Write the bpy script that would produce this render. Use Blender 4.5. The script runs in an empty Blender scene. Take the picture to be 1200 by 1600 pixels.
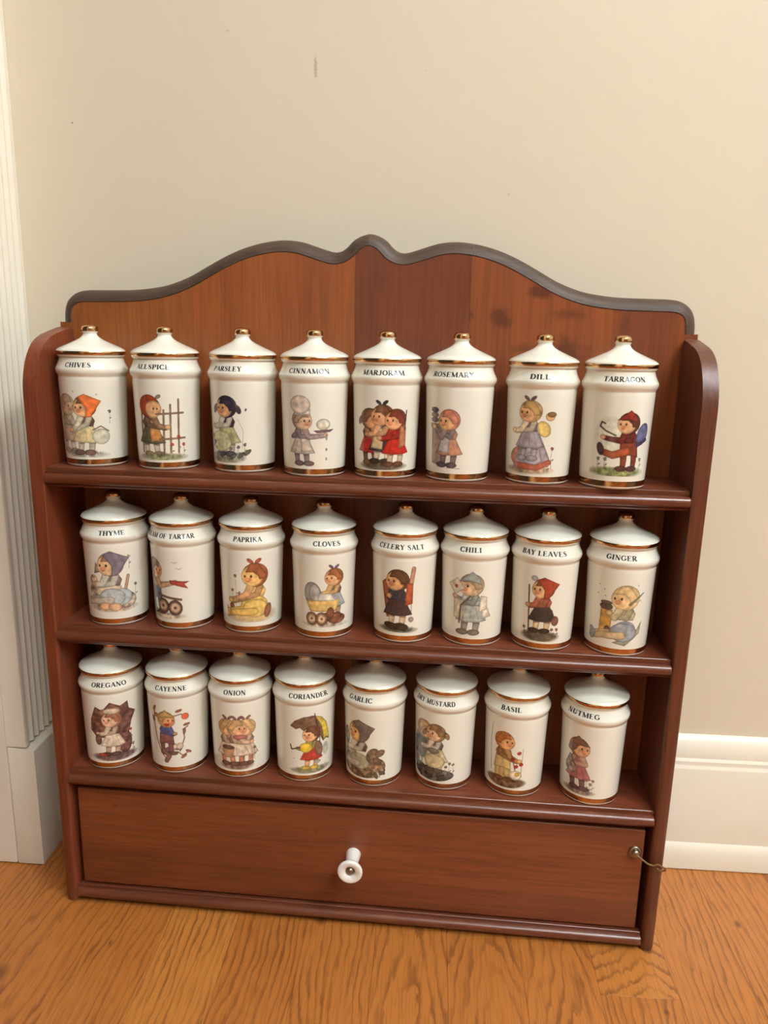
import bpy, bmesh, math, random
import numpy as np
from math import sin, cos, pi
from mathutils import Matrix, Vector

SC = bpy.context.scene
COL = SC.collection

# ------------------------------------------------------------------ camera
cam_data = bpy.data.cameras.new('camera')
cam = bpy.data.objects.new('camera', cam_data)
COL.objects.link(cam)
cam_data.sensor_fit = 'VERTICAL'
cam_data.sensor_height = 36.0
cam_data.lens = 36.0 * 1174.67 / 1600.0
cam_data.clip_start = 0.01
M3 = [[0.9954866653255943, -0.08566200647705269, -0.040845070758338195],
      [0.09257851711895, 0.9712165288986833, 0.21947134701835094],
      [0.020869051894720873, -0.22226217546024002, 0.9747635651955283]]
R = [[r[0], r[2], -r[1]] for r in M3]
cam.matrix_world = Matrix.Translation((0.3188253, -0.54178778, 0.48260434)) @ Matrix(R).to_4x4()
SC.camera = cam

# ------------------------------------------------------------------ world, lights, exposure
world = bpy.data.worlds.new('room_light')
SC.world = world
world.use_nodes = True
world.node_tree.nodes['Background'].inputs[0].default_value = (1.0, 0.92, 0.81, 1)
world.node_tree.nodes['Background'].inputs[1].default_value = 0.10

LAMP = Vector((1.15, -1.85, 2.35))          # ceiling fixture up and to the right, behind the camera
for k in range(5):
    a = 2 * pi * k / 5 + .4
    ld = bpy.data.lights.new('fixture_bulb', 'POINT')
    ld.energy = 20
    ld.color = (0.85, 0.945, 1.0)
    ld.shadow_soft_size = 0.05
    lo = bpy.data.objects.new('fixture_bulb', ld)
    lo.location = LAMP + Vector((.17 * cos(a), .17 * sin(a), 0))
    COL.objects.link(lo)
# the nearer ceiling fixture, almost over the right end of the rack
for k in range(3):
    a = 2 * pi * k / 3 + .2
    ld = bpy.data.lights.new('near_fixture_bulb', 'POINT')
    ld.energy = 44
    ld.color = (0.85, 0.94, 1.0)
    ld.shadow_soft_size = 0.07
    lo = bpy.data.objects.new('near_fixture_bulb', ld)
    lo.location = (1.58 + .13 * cos(a), -1.04 + .13 * sin(a), 2.33)
    COL.objects.link(lo)

SC.view_settings.view_transform = 'Standard'
SC.view_settings.look = 'None'
SC.view_settings.gamma = 1
SC.view_settings.use_curve_mapping = False
SC.view_settings.exposure = -0.36

# ------------------------------------------------------------------ materials
def lin(c):
    return tuple(((x / 255) / 12.92 if x / 255 <= .04045 else ((x / 255 + .055) / 1.055) ** 2.4) for x in c)

def new_mat(name, color=(200, 200, 200), rough=.5, metal=0.0, coat=0.0):
    m = bpy.data.materials.new(name)
    m.use_nodes = True
    b = m.node_tree.nodes['Principled BSDF']
    b.inputs['Base Color'].default_value = (*lin(color), 1)
    b.inputs['Roughness'].default_value = rough
    b.inputs['Metallic'].default_value = metal
    if coat:
        b.inputs['Coat Weight'].default_value = coat
        b.inputs['Coat Roughness'].default_value = .12
    return m, m.node_tree, b

class NT:
    def __init__(s, tree):
        s.t = tree
    def n(s, typ, **kw):
        o = s.t.nodes.new(typ)
        for k, v in kw.items():
            setattr(o, k, v)
        return o
    def link(s, a, b):
        s.t.links.new(a, b)
    def val(s, sock, v):
        if hasattr(v, 'is_linked') or hasattr(v, 'links'):
            s.link(v, sock)
        else:
            sock.default_value = v
    def math(s, op, a, b=0.0, c=None):
        o = s.n('ShaderNodeMath', operation=op)
        s.val(o.inputs[0], a); s.val(o.inputs[1], b)
        if c is not None: s.val(o.inputs[2], c)
        return o.outputs[0]
    def noise(s, vec, scale, detail=3, rough=.5, dist=0):
        o = s.n('ShaderNodeTexNoise')
        s.link(vec, o.inputs['Vector'])
        o.inputs['Scale'].default_value = scale
        o.inputs['Detail'].default_value = detail
        o.inputs['Roughness'].default_value = rough
        o.inputs['Distortion'].default_value = dist
        return o.outputs['Fac']
    def mapping(s, vec, scale=(1, 1, 1), loc=(0, 0, 0)):
        o = s.n('ShaderNodeMapping')
        s.link(vec, o.inputs['Vector'])
        o.inputs['Scale'].default_value = scale
        o.inputs['Location'].default_value = loc
        return o.outputs[0]
    def ramp(s, fac, stops):
        o = s.n('ShaderNodeValToRGB')
        s.link(fac, o.inputs[0])
        e = o.color_ramp.elements
        while len(e) < len(stops): e.new(.5)
        for q, (p, c) in zip(e, stops):
            q.position = p
            q.color = (*c, 1) if len(c) == 3 else c
        return o.outputs[0]
    def mix(s, fac, a, b, blend='MIX'):
        o = s.n('ShaderNodeMix', data_type='RGBA', blend_type=blend)
        s.val(o.inputs[0], fac)
        for i, v in ((6, a), (7, b)):
            if isinstance(v, tuple): o.inputs[i].default_value = (*v, 1) if len(v) == 3 else v
            else: s.link(v, o.inputs[i])
        return o.outputs[2]
    def bump(s, h, strength=.2, dist=.001):
        o = s.n('ShaderNodeBump')
        s.link(h, o.inputs['Height'])
        o.inputs['Strength'].default_value = strength
        o.inputs['Distance'].default_value = dist
        return o.outputs[0]

def wood(name, light, dark, axis, scale=1.0, contrast=1.0, rough=.38, pore=.25, blotch=None, coat=0.0):
    m, tr, b = new_mat(name, light, rough, coat=coat)
    N = NT(tr)
    co = N.n('ShaderNodeTexCoord').outputs['Object']
    inf = N.n('ShaderNodeObjectInfo')
    off = N.n('ShaderNodeVectorMath', operation='ADD')
    N.link(co, off.inputs[0])
    sc = N.n('ShaderNodeVectorMath', operation='SCALE')
    sc.inputs[0].default_value = (3.1, 5.3, 7.7)
    N.link(inf.outputs['Random'], sc.inputs['Scale'])
    N.link(sc.outputs[0], off.inputs[1])
    v = off.outputs[0]
    s_long, s_cross = 2.2 * scale, 42 * scale
    sv = [s_cross] * 3; sv['XYZ'.index(axis)] = s_long
    g = N.noise(N.mapping(v, tuple(sv)), 1.0, 5, .6, .25)
    pv = [520 * scale] * 3; pv['XYZ'.index(axis)] = 22 * scale
    p = N.noise(N.mapping(v, tuple(pv)), 1.0, 2, .6)
    big = N.noise(v, 7 * scale, 2, .5)
    f = N.math('ADD', N.math('MULTIPLY', g, .65 * contrast), N.math('MULTIPLY', big, .35))
    f = N.math('ADD', f, .5 - .5 * (.65 * contrast + .35))
    c = N.ramp(f, [(.28, lin(dark)), (.72, lin(light))])
    pm = N.ramp(p, [(.40, (1 - pore,) * 3), (.55, (1, 1, 1))])
    c = N.mix(1.0, c, pm, 'MULTIPLY')
    if blotch:
        for (x, y, z, rx, rz, amt) in blotch:      # knots and dark figure at fixed places
            mp = N.mapping(co, (1 / rx, 0.01, 1 / rz), (-x / rx, 0, -z / rz))
            dn = N.noise(co, 60, 3, .6)
            ln = N.n('ShaderNodeVectorMath', operation='LENGTH'); N.link(mp, ln.inputs[0])
            d = N.math('ADD', ln.outputs['Value'], N.math('MULTIPLY', N.math('SUBTRACT', dn, .5), 2.2))
            k = N.ramp(d, [(.35, (amt,) * 3), (.95, (0, 0, 0))])
            c = N.mix(k, c, lin((78, 34, 18)))
    N.link(c, b.inputs['Base Color'])
    N.link(N.ramp(g, [(.3, (rough + .08,) * 3), (.7, (rough - .06,) * 3)]), b.inputs['Roughness'])
    N.link(N.bump(N.math('ADD', p, N.math('MULTIPLY', g, .6)), .18, .0006), b.inputs['Normal'])
    return m

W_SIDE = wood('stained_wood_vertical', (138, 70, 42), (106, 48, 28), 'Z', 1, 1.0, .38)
W_SIDE2 = wood('stained_wood_vertical_dark', (112, 60, 40), (80, 42, 28), 'Z', 1, 1.0, .40)  # darker tone of the side wood, used on the right panel only
W_SHELF = wood('stained_wood_horizontal', (130, 67, 43), (100, 48, 30), 'X', 1, .9, .40)
W_NOSE = wood('stained_wood_moulding', (116, 61, 38), (86, 42, 26), 'X', 1, .8, .32, .2)
W_DRAWER = wood('stained_wood_drawer', (136, 72, 40), (100, 48, 25), 'X', .8, 1.1, .38, .22, [(.0475, 0, .0945, .0035, .0022, .7), (.22, 0, .0835, .002, .0015, .5)])
W_EDGE = wood('dark_rounded_edge', (84, 62, 46), (60, 42, 31), 'X', 1.2, 1.0, .56, .3)
BL = [(.3985, 0, .475, .022, .016, .75), (.352, 0, .500, .011, .011, .7), (.381, 0, .520, .010, .006, .8),
      (.330, 0, .503, .004, .005, .8), (.405, 0, .505, .020, .006, .55), (.445, 0, .488, .006, .03, .5),
      (.370, 0, .478, .02, .006, .5)]
BOARDS = [wood('back_board_%s' % n, l, d, 'Z', s, c_, .36, .18, bl) for n, l, d, s, c_, bl in (
    ('warm', (160, 94, 46), (128, 68, 32), 1, 1, None),
    ('orange', (160, 90, 43), (128, 64, 30), .9, .9, None),
    ('red', (124, 64, 39), (98, 46, 27), .8, .8, None),
    ('figured', (152, 82, 40), (108, 50, 28), .7, 1.3, BL))]

def porcelain():
    m, tr, b = new_mat('white_porcelain', (238, 234, 220), .13)
    b.inputs['Specular IOR Level'].default_value = .55
    b.inputs['Coat Weight'].default_value = .5
    b.inputs['Coat Roughness'].default_value = .04
    N = NT(tr)
    co = N.n('ShaderNodeTexCoord').outputs['Object']
    N.link(N.bump(N.noise(co, 60, 2, .5), .05, .001), b.inputs['Normal'])
    return m
PORC = porcelain()

def gold():
    m, tr, b = new_mat('gold_lustre', (198, 150, 104), .14, 1.0)
    N = NT(tr)
    co = N.n('ShaderNodeTexCoord').outputs['Object']
    nz = N.noise(co, 300, 3, .6)
    N.link(N.ramp(nz, [(.35, lin((188, 144, 100))), (.7, lin((212, 170, 122)))]), b.inputs['Base Color'])
    N.link(N.ramp(nz, [(.35, (.12,) * 3), (.8, (.25,) * 3)]), b.inputs['Roughness'])
    N.link(N.bump(N.noise(co, 220, 2, .5), .15, .0006), b.inputs['Normal'])
    return m
GOLD = gold()
INK = new_mat('black_lettering', (38, 36, 34), .3)[0]

def print_mat():
    m, tr, b = new_mat('glazed_print', (255, 255, 255), .16)
    b.inputs['Coat Weight'].default_value = .4
    b.inputs['Coat Roughness'].default_value = .05
    a = tr.nodes.new('ShaderNodeAttribute'); a.attribute_name = 'paint'
    tr.links.new(a.outputs['Color'], b.inputs['Base Color'])
    return m
PRINT = print_mat()

def wall_paint():
    m, tr, b = new_mat('beige_wall_paint', (222, 206, 181), .6)
    N = NT(tr)
    co = N.n('ShaderNodeTexCoord').outputs['Object']
    n1 = N.noise(co, 420, 3, .6)
    n2 = N.noise(co, 5, 2, .5)
    c = N.mix(n2, lin((218, 206, 184)), lin((224, 212, 190)))
    # scuff streak and a nail speck, on the wall itself
    sx, sz = .2028, .6925
    mp = N.mapping(co, (1 / .0016, .01, 1 / .0088), (-sx / .0016, 0, -sz / .0088))
    ln = N.n('ShaderNodeVectorMath', operation='LENGTH'); N.link(mp, ln.inputs[0])
    nn = N.noise(co, 900, 2, .6)
    d = N.math('ADD', ln.outputs['Value'], N.math('MULTIPLY', N.math('SUBTRACT', nn, .5), 2.0))
    c = N.mix(N.ramp(d, [(.6, (.5,) * 3), (1.0, (0,) * 3)]), c, lin((150, 132, 108)))
    for (x, z, r, am) in ((.0021, .6511, .0009, .8), (.133, .7185, .0012, .25), (.36, .60, .0013, .2), (.29, .69, .001, .15)):
        mp = N.mapping(co, (1 / r, .01, 1 / r), (-x / r, 0, -z / r))
        ln = N.n('ShaderNodeVectorMath', operation='LENGTH'); N.link(mp, ln.inputs[0])
        c = N.mix(N.ramp(ln.outputs['Value'], [(.5, (am,) * 3), (1.0, (0,) * 3)]), c, lin((110, 92, 72)))
    N.link(c, b.inputs['Base Color'])
    N.link(N.bump(n1, .15, .0005), b.inputs['Normal'])
    return m
WALL = wall_paint()

def trim_paint():
    m, tr, b = new_mat('white_trim_paint', (236, 228, 212), .35)
    N = NT(tr)
    co = N.n('ShaderNodeTexCoord').outputs['Object']
    n2 = N.noise(co, 30, 4, .6)
    N.link(N.mix(n2, lin((231, 222, 204)), lin((239, 231, 216))), b.inputs['Base Color'])
    N.link(N.bump(N.noise(N.mapping(co, (200, 200, 25)), 1, 3, .6), .12, .0005), b.inputs['Normal'])
    return m
TRIM = trim_paint()

def oak(across=170.0, nm='oak_strip_floor'):
    m, tr, b = new_mat(nm, (190, 128, 62), .42, coat=.08)
    N = NT(tr)
    co = N.n('ShaderNodeTexCoord').outputs['Object']        # x across the strip, y along it
    inf = N.n('ShaderNodeObjectInfo')
    oc = N.n('ShaderNodeSeparateColor'); N.link(inf.outputs['Color'], oc.inputs[0])
    tint, centre, seed = oc.outputs[0], oc.outputs[1], oc.outputs[2]
    sv = N.n('ShaderNodeVectorMath', operation='SCALE'); sv.inputs[0].default_value = (5, 9, 13)
    N.link(seed, sv.inputs['Scale'])
    ad = N.n('ShaderNodeVectorMath', operation='ADD'); N.link(co, ad.inputs[0]); N.link(sv.outputs[0], ad.inputs[1])
    v = ad.outputs[0]
    xyz = N.n('ShaderNodeSeparateXYZ'); N.link(co, xyz.inputs[0])
    warp = N.noise(N.mapping(v, (16, 5, 16)), 1, 3, .5)
    fine = N.noise(N.mapping(v, (160, 30, 160)), 1, 3, .6)
    # growth rings cut at a shallow angle: arches where the centre lies in the strip
    xc = N.math('SUBTRACT', xyz.outputs[0], N.math('MULTIPLY', N.math('SUBTRACT', centre, .5), .30))
    r2 = N.math('SQRT', N.math('ADD', N.math('MULTIPLY', xc, xc), .00004))
    ring = N.math('ADD', N.math('MULTIPLY', r2, across), N.math('MULTIPLY', xyz.outputs[1], N.math('MULTIPLY', inf.outputs['Alpha'], 100.0)))
    ring = N.math('ADD', ring, N.math('MULTIPLY', warp, 5.5))
    ring = N.math('ADD', ring, N.math('MULTIPLY', fine, 1.3))
    fr = N.math('FRACT', ring)
    line = N.ramp(fr, [(.0, (.15,) * 3), (.10, (.9,) * 3), (.24, (.75,) * 3), (.42, (.12,) * 3), (1.0, (.05,) * 3)])
    line = N.mix(1.0, line, N.ramp(N.noise(N.mapping(v, (60, 12, 60)), 1, 2, .6), [(.34, (.25,) * 3), (.6, (1,) * 3)]), 'MULTIPLY')
    pores = N.noise(N.mapping(v, (900, 34, 900)), 1, 2, .6)
    pr = N.ramp(pores, [(.36, (1,) * 3), (.52, (0,) * 3)])
    base = N.mix(tint, lin((164, 95, 40)), lin((198, 132, 61)))
    base = N.mix(N.math('MULTIPLY', N.noise(v, 9, 2, .5), .5), base, lin((182, 104, 40)))
    c = N.mix(N.math('MULTIPLY', line, .85), base, lin((106, 58, 26)))
    c = N.mix(N.math('MULTIPLY', pr, .38), c, lin((120, 62, 26)))
    # pin knots
    geo = N.n('ShaderNodeNewGeometry').outputs['Position']
    for (x, y, rx, ry) in ((.5805, .036, .0035, .006), (.4955, -.061, .0028, .003), (.0587, -.045, .0016, .004),
                           (-.012, -.085, .008, .013), (.2245, .000, .006, .008)):
        mp = N.mapping(geo, (1 / rx, 1 / ry, .01), (-x / rx, -y / ry, 0))
        ln = N.n('ShaderNodeVectorMath', operation='LENGTH'); N.link(mp, ln.inputs[0])
        c = N.mix(N.ramp(ln.outputs['Value'], [(.3, (.75,) * 3), (1.0, (0,) * 3)]), c, lin((84, 44, 20)))
    N.link(c, b.inputs['Base Color'])
    N.link(N.bump(N.math('SUBTRACT', N.math('MULTIPLY', pores, .5), line), .10, .0004), b.inputs['Normal'])
    return m
OAK = oak()
OAK_WIDE = oak(105.0, 'oak_cathedral_grain')
OAK_ARCH = oak(62.0, 'oak_arched_grain')
ROOMPALE = new_mat('pale_wall_paint', (214, 212, 206), .7)[0]
CEIL = new_mat('white_ceiling', (232, 228, 220), .8)[0]
ROOMDARK = new_mat('brown_wall_paint', (128, 108, 88), .7)[0]
DARKGAP = new_mat('subfloor', (46, 28, 16), .9)[0]
KNOBWHITE = new_mat('white_ceramic_knob', (240, 236, 230), .18, coat=.4)[0]
STEEL = new_mat('dull_steel', (150, 138, 122), .32, 1.0)[0]
BRASS = new_mat('aged_brass_wire', (150, 128, 92), .34, 1.0)[0]

# ------------------------------------------------------------------ mesh helpers
def link_mesh(name, me, parent=None, mats=()):
    o = bpy.data.objects.new(name, me)
    COL.objects.link(o)
    for m in mats: me.materials.append(m)
    if parent: o.parent = parent
    return o

def from_data(name, verts, faces, mats, parent=None, smooth=True, angle=40):
    me = bpy.data.meshes.new(name)
    me.from_pydata([tuple(v) for v in verts], [], faces)
    bm = bmesh.new(); bm.from_mesh(me)
    bmesh.ops.recalc_face_normals(bm, faces=bm.faces)
    for f in bm.faces: f.smooth = smooth
    if smooth:
        for e in bm.edges:
            if len(e.link_faces) == 2 and e.calc_face_angle(0) > math.radians(angle): e.smooth = False
    bm.to_mesh(me); bm.free()
    return link_mesh(name, me, parent, mats)

def box_bm(x0, x1, y0, y1, z0, z1, bev=0.0, seg=2, edges=None):
    bm = bmesh.new()
    bmesh.ops.create_cube(bm, size=1)
    bmesh.ops.scale(bm, vec=(x1 - x0, y1 - y0, z1 - z0), verts=bm.verts)
    bmesh.ops.translate(bm, vec=((x0 + x1) / 2, (y0 + y1) / 2, (z0 + z1) / 2), verts=bm.verts)
    if bev:
        es = [e for e in bm.edges if edges is None or edges(e)]
        bmesh.ops.bevel(bm, geom=es, offset=bev, segments=seg, profile=.5, affect='EDGES', clamp_overlap=True)
    return bm

def bm_obj(name, bm, mats, parent=None, angle=40):
    bmesh.ops.recalc_face_normals(bm, faces=bm.faces)
    for f in bm.faces: f.smooth = True
    for e in bm.edges:
        if len(e.link_faces) == 2 and e.calc_face_angle(0) > math.radians(angle): e.smooth = False
    me = bpy.data.meshes.new(name); bm.to_mesh(me); bm.free()
    return link_mesh(name, me, parent, mats)

def lathe_data(profile, seg=64, closed=False):
    vs, fs = [], []
    n = len(profile)
    for r, z in profile:
        for k in range(seg):
            a = 2 * pi * k / seg
            vs.append((max(r, 1e-6) * sin(a), -max(r, 1e-6) * cos(a), z))
    rows = n if closed else n - 1
    for i in range(rows):
        j = (i + 1) % n
        for k in range(seg):
            l = (k + 1) % seg
            fs.append((i * seg + k, i * seg + l, j * seg + l, j * seg + k))
    if not closed:
        fs.append(tuple(range(seg))[::-1]); fs.append(tuple((n - 1) * seg + k for k in range(seg)))
    return vs, fs

def lathe(name, profile, mats, parent=None, seg=64, closed=False, angle=50, xf=None):
    vs, fs = lathe_data(profile, seg, closed)
    if xf is not None: vs = [tuple(xf @ Vector(v)) for v in vs]
    return from_data(name, vs, fs, mats, parent, True, angle)

def smooth_profile(pts, n=4):
    """Catmull-Rom through (r, z) points."""
    out = []
    P = [pts[0]] + list(pts) + [pts[-1]]
    for i in range(1, len(P) - 2):
        for k in range(n):
            t = k / n
            out.append(tuple(.5 * ((2 * P[i][d]) + (-P[i - 1][d] + P[i + 1][d]) * t +
                      (2 * P[i - 1][d] - 5 * P[i][d] + 4 * P[i + 1][d] - P[i + 2][d]) * t * t +
                      (-P[i - 1][d] + 3 * P[i][d] - 3 * P[i + 1][d] + P[i + 2][d]) * t ** 3) for d in range(2)))
    out.append(tuple(pts[-1]))
    return out

def tube(name, pts, r, mats, parent=None, seg=10):
    pts = [Vector(p) for p in pts]
    vs, fs = [], []
    up = Vector((0, 0, 1))
    for i, p in enumerate(pts):
        d = (pts[min(i + 1, len(pts) - 1)] - pts[max(i - 1, 0)]).normalized()
        a = d.cross(up)
        if a.length < .1: a = d.cross(Vector((1, 0, 0)))
        a.normalize(); b = d.cross(a)
        for k in range(seg):
            t = 2 * pi * k / seg
            vs.append(p + a * r * cos(t) + b * r * sin(t))
    for i in range(len(pts) - 1):
        for k in range(seg):
            l = (k + 1) % seg
            fs.append((i * seg + k, i * seg + l, (i + 1) * seg + l, (i + 1) * seg + k))
    fs.append(tuple(range(seg))); fs.append(tuple((len(pts) - 1) * seg + k for k in range(seg)))
    return from_data(name, vs, fs, mats, parent)

def extrude_x(name, prof, x0, x1, mats, parent=None, angle=35, endround=0.0):
    """closed (y, z) profile swept along x, with the ends slightly eased"""
    vs, fs = [], []
    cy = sum(p[0] for p in prof) / len(prof); cz = sum(p[1] for p in prof) / len(prof)
    secs = [(x0, 1 - endround), (x0 + .0012, 1), (x1 - .0012, 1), (x1, 1 - endround)] if endround else [(x0, 1), (x1, 1)]
    n = len(prof)
    for x, s in secs:
        for y, z in prof: vs.append((x, cy + (y - cy) * s, cz + (z - cz) * s))
    for i in range(len(secs) - 1):
        for k in range(n):
            l = (k + 1) % n
            fs.append((i * n + k, i * n + l, (i + 1) * n + l, (i + 1) * n + k))
    fs.append(tuple(range(n))); fs.append(tuple((len(secs) - 1) * n + k for k in range(n)))
    return from_data(name, vs, fs, mats, parent, True, angle)

def structure(o):
    o['kind'] = 'structure'
    return o

# ------------------------------------------------------------------ the room (frame turned with the back wall)
PSI = 0.03127
def wallframe(o):
    o.rotation_euler = (0, 0, PSI)
    return o
NW = 0.1027        # wall face, measured square to the wall

o = from_data('wall_back', [(-.30, NW, -.02), (3.1, NW, -.02), (3.1, NW, 2.45), (-.30, NW, 2.45),
                            (-.30, NW + .1, -.02), (3.1, NW + .1, -.02), (3.1, NW + .1, 2.45), (-.30, NW + .1, 2.45)],
              [(0, 1, 2, 3), (4, 5, 6, 7), (0, 1, 5, 4), (2, 3, 7, 6), (0, 3, 7, 4), (1, 2, 6, 5)], [WALL], smooth=False)
structure(wallframe(o))

bb = [(.0847, .0), (.0847, .006), (.0850, .011), (.0858, .0165), (.0873, .0215), (.0899, .0250),
      (.0900, .1010), (.0905, .1022), (.0918, .1040), (.0920, .1046), (.0920, .1080), (.0932, .1100), (.0936, .1106), (.0937, .1128),
      (.0944, .1170), (.0958, .1215), (.0976, .1255), (.0998, .1288), (.1027, .1306), (.1035, .1306), (.1035, 0)]
o = extrude_x('baseboard_back', [(y, z + .0008) for y, z in bb], -.0484, 3.0, [TRIM], angle=28)
structure(wallframe(o))

# fluted casing of the doorway on the left wall, its plinth block and the jamb
XC, YC = -.0483, .0378
CW = NW - YC
prof = [(XC - .018, YC), (XC - .0006, YC), (XC, YC + .0006)]
nfl = 6; fw = (CW - .010) / nfl
for k in range(nfl):
    a0 = YC + .005 + k * fw
    for j in range(0, 9):
        t = j / 8
        prof.append((XC - .0032 * sin(pi * t) ** .8, a0 + fw * (.08 + .84 * t)))
prof += [(XC, NW - .0004), (XC - .018, NW - .0004)]
n = len(prof)
vs = [(x, y, z) for z in (.1205, 2.1) for x, y in prof]
fs = [(k, (k + 1) % n, n + (k + 1) % n, n + k) for k in range(n)] + [tuple(range(n)), tuple(range(n, 2 * n))]
casing = structure(wallframe(from_data('trim_1', vs, fs, [TRIM], angle=50)))
casing['label'] = 'fluted white door casing left of the rack'
pl = box_bm(XC - .0178, XC + .0068, YC, NW - .0004, .0006, .1195, .0007, 2)
for v in pl.verts:
    if v.co.z > .11 and v.co.x > XC: v.co.z -= .0025 * (v.co.x - XC) / .0068
plinth = bm_obj('plinth_block', pl, [TRIM], casing)
jb = structure(wallframe(bm_obj('trim_2', box_bm(-.19, XC - .0184, YC - .0005, NW + .05, .0012, 2.1, .0012, 2), [TRIM])))
jb['label'] = 'flat white door jamb beside the fluted casing'
wl = structure(wallframe(bm_obj('wall_left', box_bm(-.30, -.1905, YC - .06, NW + .05, .0, 2.45, 0), [WALL])))
# the rest of the room, out of the frame: left wall past the doorway, right wall, wall behind the camera, ceiling
structure(wallframe(bm_obj('wall_left_rear', box_bm(-.19, -.07, -3.6, -.85, .0, 2.45, 0), [WALL])))
structure(wallframe(bm_obj('wall_right', box_bm(3.0, 3.1, -3.6, NW, .0, 2.45, 0), [ROOMPALE])))
structure(wallframe(bm_obj('wall_front', box_bm(-.19, 3.1, -3.7, -3.6, .0, 2.45, 0), [ROOMDARK])))
structure(wallframe(bm_obj('ceiling', box_bm(-.30, 3.1, -3.7, NW + .1, 2.4502, 2.5, 0), [CEIL])))

# floor: subfloor with single oak strips
floor = structure(wallframe(bm_obj('floor', box_bm(-.9, 3.1, -3.7, NW + .06, -.06, -.0195), [DARKGAP])))
rng = random.Random(4)
seams = [-.9 + .0585 * k for k in range(14)]
base_s = [.0955 - .0605 * 2, .0955 - .0605, .0955, .154, .213, .272, .331, .390, .4475, .507, .565]
s = base_s[0]
left = []
while s > -.9:
    s -= .0585; left.append(s)
right = []
s = base_s[-1]
while s < 1.7:
    s += .0585; right.append(s)
seams = left[::-1] + base_s + right
# look of the strips the photograph shows: (tint, ring centre, seed)
looks = {-.0255: (.30, .62, .13, .10), .035: (.35, .80, .41, .05), .0955: (.90, .98, .77, .05), .154: (.34, .90, .22, .07), .213: (.45, .36, .91, .06),
         .272: (.5, .50, .35, .10), .331: (.42, .54, .62, .22), .390: (.50, .53, .18, .24), .4475: (.45, .95, .53, .06), .507: (.50, .92, .08, .05), .565: (.48, .88, .69, .05)}
for i in range(len(seams) - 1):
    x0, x1 = seams[i], seams[i + 1]
    ends = [-2.2]
    y = -2.2 + rng.uniform(.2, .9)
    while y < -.35:
        ends.append(y); y += rng.uniform(.5, 1.1)
    if abs(x0 - .4475) < .002: ends.append(-.0645)
    ends.append(NW + .03)
    for j in range(len(ends) - 1):
        g = .00007
        y0, y1 = ends[j], ends[j + 1]
        xm, ym = (x0 + x1) / 2, (y0 + y1) / 2
        hx, hy = (x1 - x0) / 2 - g, (y1 - y0) / 2 - g * .8
        bm = box_bm(-hx, hx, y0 + g - 0, y1 - g, -.019, 0, .00012, 1, lambda e: all(v.co.z > -.001 for v in e.verts))
        p = bm_obj('floor_plank', bm, [OAK], floor)
        p.location = (xm, 0, rng.uniform(-.00008, 0))
        lk = None
        for kx, v in looks.items():
            if abs(kx - x0) < .003 and y1 > -.2: lk = v
        if abs(x0 - .4475) < .002 and j == len(ends) - 2: lk = (.75, .52, .3, .62)
        if lk is None: lk = (rng.uniform(.25, .7), rng.choice((rng.uniform(.3, .7), rng.uniform(.8, 1))), rng.random(), rng.uniform(.05, .2))
        p.color = lk
        if lk[3] in (.22, .24, .10): p.data.materials[0] = OAK_WIDE
        if lk[3] == .62: p.data.materials[0] = OAK_ARCH

# ------------------------------------------------------------------ the spice rack
W, T = .5, .0108
Z1, Z2, Z3 = .38283, .25462, .12669
YB = .058            # front face of the back panel
rack = bpy.data.objects.new('spice_rack', None); COL.objects.link(rack)
rack['label'] = 'brown stained wooden spice rack with scalloped back, three shelves and a drawer'
rack['category'] = 'spice rack'

def side_panel(x0, mat):
    # outline in (y, z)
    pts = [(-.0030, .0), (-.0042, .0025), (-.0042, .430)]
    cur = smooth_profile([(-.0042, .430), (-.0036, .446), (.0015, .4615), (.0105, .4735), (.0225, .4805), (.038, .4845), (.0575, .4885)], 4)
    pts += cur[1:] + [(.0575, .0)]
    n = len(pts)
    bm = bmesh.new()
    a = [bm.verts.new((x0, y, z)) for y, z in pts]
    b = [bm.verts.new((x0 + T, y, z)) for y, z in pts]
    bm.faces.new(a); bm.faces.new(b[::-1])
    for k in range(n):
        bm.faces.new((a[k], b[k], b[(k + 1) % n], a[(k + 1) % n]))
    es = [e for e in bm.edges if abs(e.verts[0].co.x - e.verts[1].co.x) < 1e-6 and
          min(v.co.y for v in e.verts) < .0574 and not all(abs(v.co.z) < 1e-5 for v in e.verts)]
    bmesh.ops.bevel(bm, geom=es, offset=.0046, segments=5, profile=.5, affect='EDGES', clamp_overlap=True)
    return bm_obj('side_panel', bm, [mat], rack, 50)
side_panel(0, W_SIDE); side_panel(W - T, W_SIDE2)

# back panel out of four glued boards under one rounded, scalloped edge
half = [(.0, .30), (.0, .492), (.0003, .4985), (.0018, .5055), (.0052, .5112), (.0115, .5156), (.020, .5174), (.038, .5178), (.056, .5182), (.072, .5196), (.088, .5226),
        (.105, .5288), (.120, .5368), (.134, .5442), (.148, .5503), (.162, .5545), (.175, .5568), (.186, .5573), (.197, .5560), (.208, .5528), (.2165, .5501),
        (.2225, .5488), (.2275, .5495), (.232, .5524), (.2365, .5570), (.2415, .5602), (.2465, .5620), (.250, .5625)]
full = half[1:] + [(W - x, z) for x, z in half[1:-1][::-1]]
# dense resample
dense = smooth_profile(full, 5)
nrm = []
for i in range(len(dense)):
    a, b = dense[max(i - 1, 0)], dense[min(i + 1, len(dense) - 1)]
    dx, dz = b[0] - a[0], b[1] - a[1]; L = math.hypot(dx, dz)
    nrm.append((dz / L, -dx / L))      # inward normal (x, z)
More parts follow.
